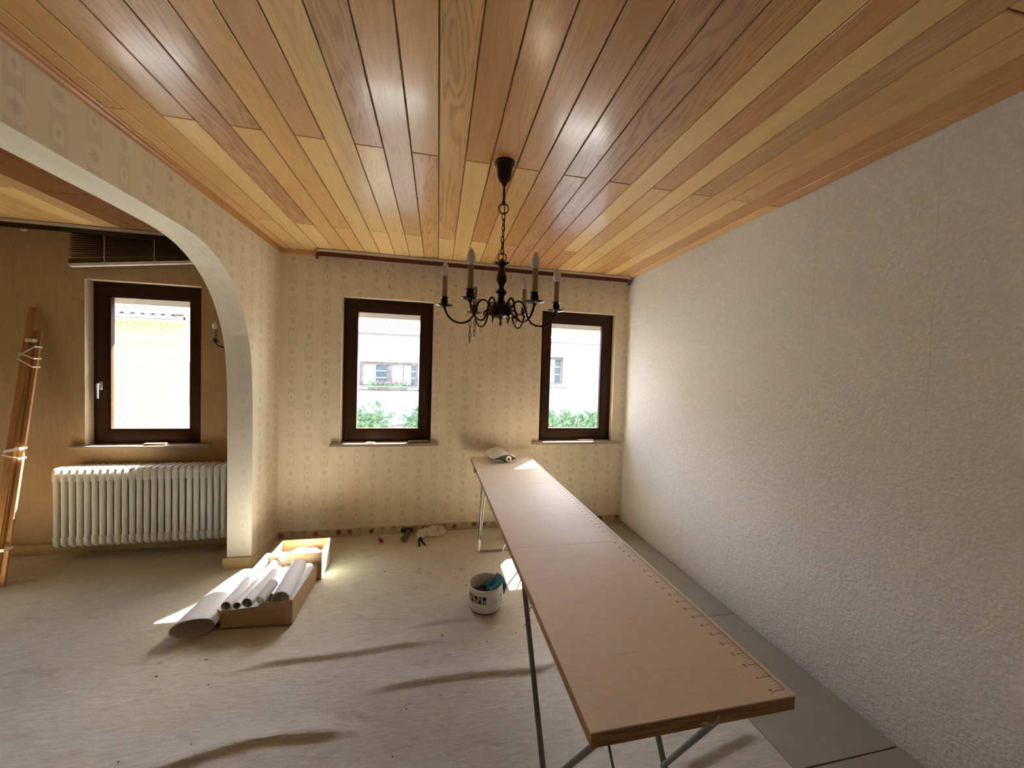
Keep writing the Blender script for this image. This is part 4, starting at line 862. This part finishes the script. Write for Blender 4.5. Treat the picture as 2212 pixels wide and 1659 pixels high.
# crumbs on the carpet
def crumb(x, y, s, mt, lb, seed):
    r_ = random.Random(seed); bm = bmesh.new(); bmesh.ops.create_icosphere(bm, subdivisions=1, radius=s)
    for v in bm.verts: v.co = Vector((v.co.x*r_.uniform(.6, 1.4)+x, v.co.y*r_.uniform(.6, 1.3)+y, max(0, (v.co.z+s*.5)*.45*r_.uniform(.5, 1.2))+.0005))
    mb = MB(); mb.bm(bm); obj('floor_crumb', mb, mt, label=lb, cat='debris', group='crumbs on the carpet' if 'carpet' in lb else None)
crumb(-.100, 2.659, .011, 'scrap', 'white paper flake on the carpet between rag and pot', 1); crumb(.033, 2.304, .014, 'scrap', 'white tack-shaped scrap on the carpet beside the pot', 2)
crumb(.819, 1.376, .012, 'scrap', 'white plaster chip on the carpet under the table end', 3)
for i in range(46):
    x = rnd.uniform(-1.9, 1.3); y = rnd.uniform(1.25, 3.0)
    if (-1.5 < x < -.75 and 2.25 < y < 3.2) or (.15 < x < .55 and 2.2 < y < 2.55): continue
    crumb(x, y, rnd.uniform(.0035, .0075), 'backing', 'tiny dark crumb of dirt on the carpet', 10+i)

# ================================================================== OUTDOORS
mb = MB(); mb.box(-40, 40, YB+TW+.02, 60, -3.2, -3.0); obj('ground_street', mb, 'street', label='paved street between the houses', cat='ground', kind='structure')
mb = MB(); mb.box(-14, 14, -9.0, YR-.31, -.30, -.12); obj('ground_added_bounce', mb, 'patio', label='unseen pale paving added behind the house to bounce sun', cat='ground', kind='structure')  # unseen paving added to bounce sunlight indoors, cut off by the closed rear wall
gh = empty('added_bounce_house', (0, -10.5, -.3), 'unseen cream outbuilding added to bounce sun indoors', 'house')  # unseen outbuilding added as a sun-bounce wall; the closed rear wall blocks it
mb = MB(); mb.box(-12, 12, -12.0, -9.0, -.3, 5.2); obj('wall', mb, 'bouncewall', gh)
mb = MB(); mb.prism([(-8.6, 5.15), (-10.5, 6.6), (-12.4, 5.15)], 24.6, lambda a, b, t: (-12.3+t, a, b)); obj('roof', mb, 'tile', gh)
for x in (-7, -2.5, 2.5, 7):
    mb = MB(); ring(mb, x-.5, x+.5, 1.0, 2.4, -9.0, -8.94, .08); wf = obj('window_frame', mb, 'muntin', gh); mb = MB(); mb.box(x-.43, x+.43, -8.99, -8.97, 1.07, 2.33); obj('pane', mb, 'housepane', wf)
HY = 12.0
nh = empty('neighbour_house', (1.5, HY, -3.0), 'pale plastered house across the street with tiled eaves', 'house')
hx0, hx1 = -5.2, 9.5; EZ = 2.66
hw = [(-2.42, -.63, 1.02, 1.83), (3.05, 4.30, 1.22, 2.20), (6.9, 8.2, 1.1, 2.1)]
mb = MB(); wall_holes(mb, 0, hx0, hx1, -3.0, EZ+.25, HY, HY+.3, hw); mb.mi = [0]*len(mb.mi); hwall = obj('wall', mb, 'plaster_out', nh)
mb = MB(); mb.box(hx0, hx1, HY+.31, HY+6, -3.0, EZ); obj('house_body', mb, 'plaster_out', nh)
for (a, b, z0_, z1_) in hw:
    mb = MB(); ring(mb, a, b, z0_, z1_, HY+.08, HY+.15, .09); wf = obj('window_frame', mb, 'housewin', nh)
    mid = (a+b)/2
    mb = MB(); mb.box(mid-.09, mid+.09, HY+.08, HY+.15, z0_+.08, z1_-.08); obj('mullion', mb, 'housewin', wf)
    mb = MB(); mb.box(a+.08, b-.08, HY+.125, HY+.13, z0_+.08, z1_-.08); obj('pane', mb, 'housepane', wf)
    for s0, s1 in ((a+.09, mid-.09), (mid+.09, b-.09)):
        for z in (z0_+.09+(z1_-z0_-.18)*.36, z0_+.09+(z1_-z0_-.18)*.70): mb = MB(); mb.box(s0, s1, HY+.105, HY+.124, z-.011, z+.011); obj('muntin', mb, 'muntin', wf)
        xm = s0+(s1-s0)*.52; mb = MB(); mb.box(xm-.011, xm+.011, HY+.105, HY+.124, z0_+.09, z1_-.09); obj('muntin', mb, 'muntin', wf)
        for (u0, u1) in ((0, .45), (.55, .8)) if s0 > mid and a < 0 else ((0, .48),):
            mb = MB(); mb.box(s0+(s1-s0)*u0, s0+(s1-s0)*u1, HY+.1232, HY+.1248, z0_+.09, z1_-.09); obj('curtain', mb, 'curtain', wf)
    mb = MB(); mb.box(a-.10, b+.10, HY-.09, HY+.08, z0_-.10, z0_-.05); obj('sill', mb, 'housewin', nh)
    mb = MB(); mb.box(a, b, HY+.03, HY+.14, z1_-.005, z1_+.22); obj('shutter_casing', mb, 'housewin', nh)
    mb = MB(); mb.tube([(a-.25, HY-.27, z0_+.045), (b+.25, HY-.27, z0_+.045)], .012, 6); [mb.tube([(q, HY-.27, z0_+.045), (q, HY, z0_+.045)], .010, 6) for q in (a-.24, b+.24)]; obj('sill_rail', mb, 'gutter', nh)
# gutter and roof tiles
mb = MB(); g = [(.10*math.cos(t), .075*math.sin(t)) for t in [PI+PI*k/8 for k in range(9)]]; mb.prism(g+[(.085, .0), (-.085, .0)], hx1-hx0+.4, lambda a, b, t: (hx0-.2+t, HY-.38+a, EZ+.10+b)); obj('gutter', mb, 'gutter', nh, smooth=40)
mb = MB(); mb.box(hx0-.2, hx1+.2, HY-.26, HY+.02, EZ-.04, EZ+.02); obj('soffit', mb, 'plaster_out', nh)
pit = math.radians(38)
def tile_mesh(w, l, nm, mt):
    b = MB(); prof_ = [(-.5, .012), (-.36, .0), (-.18, -.004), (-.05, .004), (.08, .030), (.20, .047), (.33, .050), (.44, .036), (.52, .010)]
    L = len(prof_); vs = []
    for y, dz in ((0, .0), (l*1.16, .0)):
        for x, z in prof_: vs.append((x*w, y, z+dz+.018*(1-y/l)))
    for y, dz in ((0, -.016), (l*1.16, -.016)):
        for x, z in prof_: vs.append((x*w, y, z+dz+.018*(1-y/l)))
    b.add(vs, [(i, i+1, L+i+1, L+i) for i in range(L-1)]+[(2*L+i, 2*L+i+1, 3*L+i+1, 3*L+i) for i in range(L-1)]+[(i, i+1, 2*L+i+1, 2*L+i) for i in range(L-1)]+[(0, L, 3*L, 2*L), (L-1, 2*L-1, 4*L-1, 3*L-1)])
    return mesh(nm, b, mt, (0, 0, 0), 50)
mb = MB(); mb.prism([(0, 0), (4.6, 4.6*math.tan(pit)), (4.6, 4.6*math.tan(pit)-.12), (0, -.12)], hx1-hx0+.3, lambda a, b, t: (hx0-.15+t, HY-.36+a, EZ+.10+b)); roof = obj('roof', mb, 'tile_grey', nh)
tw, tl = .205, .30; tm = tile_mesh(tw, tl, 'roof_tile', 'tile')
ncol = int((hx1-hx0+.2)/tw)
for r_ in range(4):
    for c_ in range(ncol):
        x = hx0-.1+(c_+.5)*tw
        if not (-4.2 < x < .9 or 2.2 < x < 7.6): continue
        d = -.06+r_*tl; place('roof_tile', tm, (x, HY-.36+d*math.cos(pit), EZ+.115+d*math.sin(pit)), roof, (pit, 0, 0))
mb = MB()
for r_ in range(4, 16):
    for c_ in range(ncol):
        x = hx0-.1+(c_+.5)*tw; d = -.06+r_*tl; mt_ = Matrix.Translation((x, HY-.36+d*math.cos(pit), EZ+.115+d*math.sin(pit))) @ Matrix.Rotation(pit, 4, 'X'); mb.add([mt_ @ v.co for v in tm.vertices], [tuple(p.vertices) for p in tm.polygons])
obj('upper_tiles', mb, 'tile', roof, kind='stuff', smooth=50)

# flower box
fb = empty('flower_box', (-1.5, HY-.2, .98), 'flower box with pink blooms under the neighbour window', 'flower box')
mb = MB(); mb.cbox(-2.1, -.95, HY-.235, HY-.10, .975, 1.085, .01); obj('trough', mb, 'housewin', fb)
def leaves(mb, c, rad_, cnt, s, r_):
    for _ in range(cnt):
        p = Vector(c)+Vector((r_.gauss(0, rad_[0]), r_.gauss(0, rad_[1]), r_.gauss(0, rad_[2]))); p.y = min(p.y, HY-.08); q = Matrix.Translation(p) @ (Vector((r_.uniform(-1, 1), r_.uniform(-1.6, 0), r_.uniform(-.6, 1)))).to_track_quat('Z', 'Y').to_matrix().to_4x4() @ Matrix.Rotation(r_.uniform(0, 6.28), 4, 'Z'); k = s*r_.uniform(.6, 1.3)
        mb.add([q @ Vector(v)*1.0 if False else q @ (Vector(v)*k) for v in ((0, -.6, 0), (.5, -.25, .08), (.45, .25, .08), (0, .65, -.05), (-.45, .25, .08), (-.5, -.25, .08))], [(0, 1, 2, 3), (0, 3, 4, 5)])
rl = random.Random(3); mb = MB()
for x in (-2.0, -1.8, -1.6, -1.4, -1.2, -1.05): leaves(mb, (x, HY-.17, 1.13), (.07, .04, .04), 26, .06, rl)
obj('foliage', mb, 'leaf', fb, kind='stuff'); mb = MB()
for x in (-1.75, -1.5, -1.3, -1.12): leaves(mb, (x, HY-.18, 1.20), (.04, .03, .03), 14, .045, rl)
obj('blooms', mb, 'flower', fb, kind='stuff')
# vine on the neighbour wall
vn = empty('grape_vine', (1.5, HY-.1, -3.0), 'grape vine trained along the wall of the neighbour house', 'vine')
mb = MB(); mb.tube(smoothp([(-3.0, HY-.06, -.35), (-2.2, HY-.07, -.30), (-1.6, HY-.07, -.22), (-1.0, HY-.06, -.16), (-.4, HY-.07, -.10), (1.2, HY-.07, -.15), (3.4, HY-.07, -.2), (5.8, HY-.07, -.25)], 4), .030, 6); mb.tube([(1.2, HY-.07, -.15), (1.25, HY-.06, -3.0)], .045, 6)
for (x0_, z0_, x1_, z1_) in ((-2.15, -.2, -1.75, .62), (-1.9, -.1, -1.35, .30), (-2.5, -.2, -2.35, .55), (-.95, -.15, -.75, .36), (-.7, -.1, -.45, .42)): mb.tube(smoothp([(x0_, HY-.06, z0_), ((x0_+x1_)/2+.05, HY-.12, (z0_+z1_)/2), (x1_, HY-.10, z1_)], 4), .008, 5)
obj('stem', mb, 'bark', vn, smooth=True)
mb = MB(); rl = random.Random(11)
for (x, z, rx_, rz_, cnt) in ((-2.35, -.10, .20, .22, 190), (-2.05, -.15, .20, .20, 170), (-1.75, .05, .10, .12, 40), (-1.45, .15, .07, .08, 18), (-.70, -.05, .18, .16, 150), (-.35, .05, .16, .20, 130), (-1.8, .52, .05, .06, 8), (-.6, .35, .06, .06, 10)): leaves(mb, (x, HY-.12, z), (rx_, .05, rz_), cnt, .085, rl)
for i in range(24): x = 2.7+i*.14; leaves(mb, (x, HY-.12, -.03+.14*math.sin(i*1.7)), (.09, .05, .13), 60, .085, rl)
obj('foliage', mb, 'leaf', vn, kind='stuff')

# brick house seen through the side-room window
BY = 12.0; bx0_, bx1_ = -11.2, -7.12; BT = 2.78
bh_ = empty('brick_house', (-9, BY, -3.0), 'yellow brick house with grey tiled roof seen beyond the radiator window', 'house')
mb = MB(); mb.box(bx0_, bx1_, BY+.008, BY+3.9, -3.0, BT); bw_ = obj('wall', mb, 'mortar', bh_)
bl_, bhh = .158, .0735; jo = .013
bm_ = MB(); bm_.cbox(-bl_/2+jo/2, bl_/2-jo/2, -.004, .03, -bhh/2+jo/2, bhh/2-jo/2, .003); bme = mesh('brick', bm_, 'brick', (0, 0, 0)); rest = MB(); cnt = 0
rows = int((BT-.1+.6)/bhh); cand = []
for r_ in range(rows):
    z = BT-.10-r_*bhh; xo = (bl_/2 if r_ % 2 else 0)
    x = bx1_-.10-bl_/2-xo
    while x > -9.35: cand.append((x, z)); x -= bl_
cand.sort(key=lambda p: (p[0]+8.0)**2*.7+(p[1]-.6)**2)
for i, (x, z) in enumerate(cand):
    redb = z > 2.30
    if i < 290:
        o = place('brick', bme, (x, BY, z), bw_); k = rnd.uniform(.8, 1.15); cc = (.27, .12, .075) if redb else (.40, .275, .125); o.color = (cc[0]*k, cc[1]*k, cc[2]*k, .15)
    else: rest.add([(v.co.x+x, v.co.y+BY, v.co.z+z) for v in bme.vertices], [tuple(p.vertices) for p in bme.polygons])
o = obj('outer_bricks', rest, 'brick', bw_, kind='stuff'); o.color = (.39, .265, .12, .15)
mb = MB()
for r_ in range(rows): z = BT-.10-r_*bhh; mb.cbox(bx1_-.095, bx1_+.004, BY-.006, BY+.05, z-bhh/2+.006, z+bhh/2-.006, .003)
o = obj('lit_corner_bricks', mb, 'brick', bw_, kind='stuff'); o.color = (.50, .35, .12, .1)  # corner column brighter and yellower: the lit edge is put into the brick colour
mb = MB(); mb.box(-9.6, -8.62, BY-.02, BY+.02, -.05, .16); obj('stone_band', mb, 'plaster_out', bh_)
mb = MB(); mb.box(bx0_, bx1_-.1, BY-.012, BY+.02, 2.24, 2.36); obj('string_course', mb, 'mortar', bh_)
mb = MB(); mb.prism([(0, 0), (4, 4*math.tan(pit)), (4, 4*math.tan(pit)-.12), (0, -.12)], bx1_-bx0_+.3, lambda a, b, t: (bx0_+t, BY-.30+a, BT+.13+b)); rf = obj('roof', mb, 'tile_grey', bh_)
tm2 = tile_mesh(.235, .34, 'roof_tile', 'tile_grey')
for r_ in range(4):
    for c_ in range(9): x = bx1_-.12-c_*.235; d = -.05+r_*.34; place('roof_tile', tm2, (x, BY-.30+d*math.cos(pit), BT+.145+d*math.sin(pit)), rf, (pit, 0, 0))
for r_ in range(5):
    d = -.06+r_*.34; mb = MB(); mb.cbox(0, .17, 0, .35, 0, .05, .008); mb.cbox(.13, .17, 0, .35, -.13, .01, .006); mb.xf(Matrix.Translation((bx1_+.02, BY-.30+d*math.cos(pit), BT+.19+d*math.sin(pit))) @ Matrix.Rotation(pit, 4, 'X')); obj('verge_tile', mb, 'tile_red', rf)
mb = MB(); mb.prism([(0, -.02), (3, 3*math.tan(pit)-.02), (3, 3*math.tan(pit)-.16), (0, -.16)], .04, lambda a, b, t: (bx1_+.15+t, BY-.30+a, BT+.18+b)); obj('barge_board', mb, 'muntin', bh_)
mb = MB(); mb.prism([(.09*math.cos(t), .07*math.sin(t)) for t in [PI+PI*k/8 for k in range(9)]]+[(.08, 0), (-.08, 0)], bx1_-bx0_-.05, lambda a, b, t: (bx0_+t, BY-.36+a, BT+.09+b)); obj('gutter', mb, 'gutter', bh_, smooth=40)
yh = empty('yellow_house', (-4.0, 19, -3.0), 'pale yellow house wall behind the corner of the brick house', 'house')
mb = MB(); mb.box(-12.6, -5.6, 17.0, 22, -3.0, 7.5); obj('wall', mb, 'plaster_out2', yh)
mb = MB(); mb.prism([(17, 7.4), (19.5, 9.4), (22, 7.4)], 7.4, lambda a, b, t: (-12.8+t, a, b)); obj('roof', mb, 'tile', yh)
mb = MB(); mb.cbox(-11.02, -10.86, 16.92, 17.0, 1.9, 2.2, .01); obj('lamp_box', mb, 'housewin', yh)
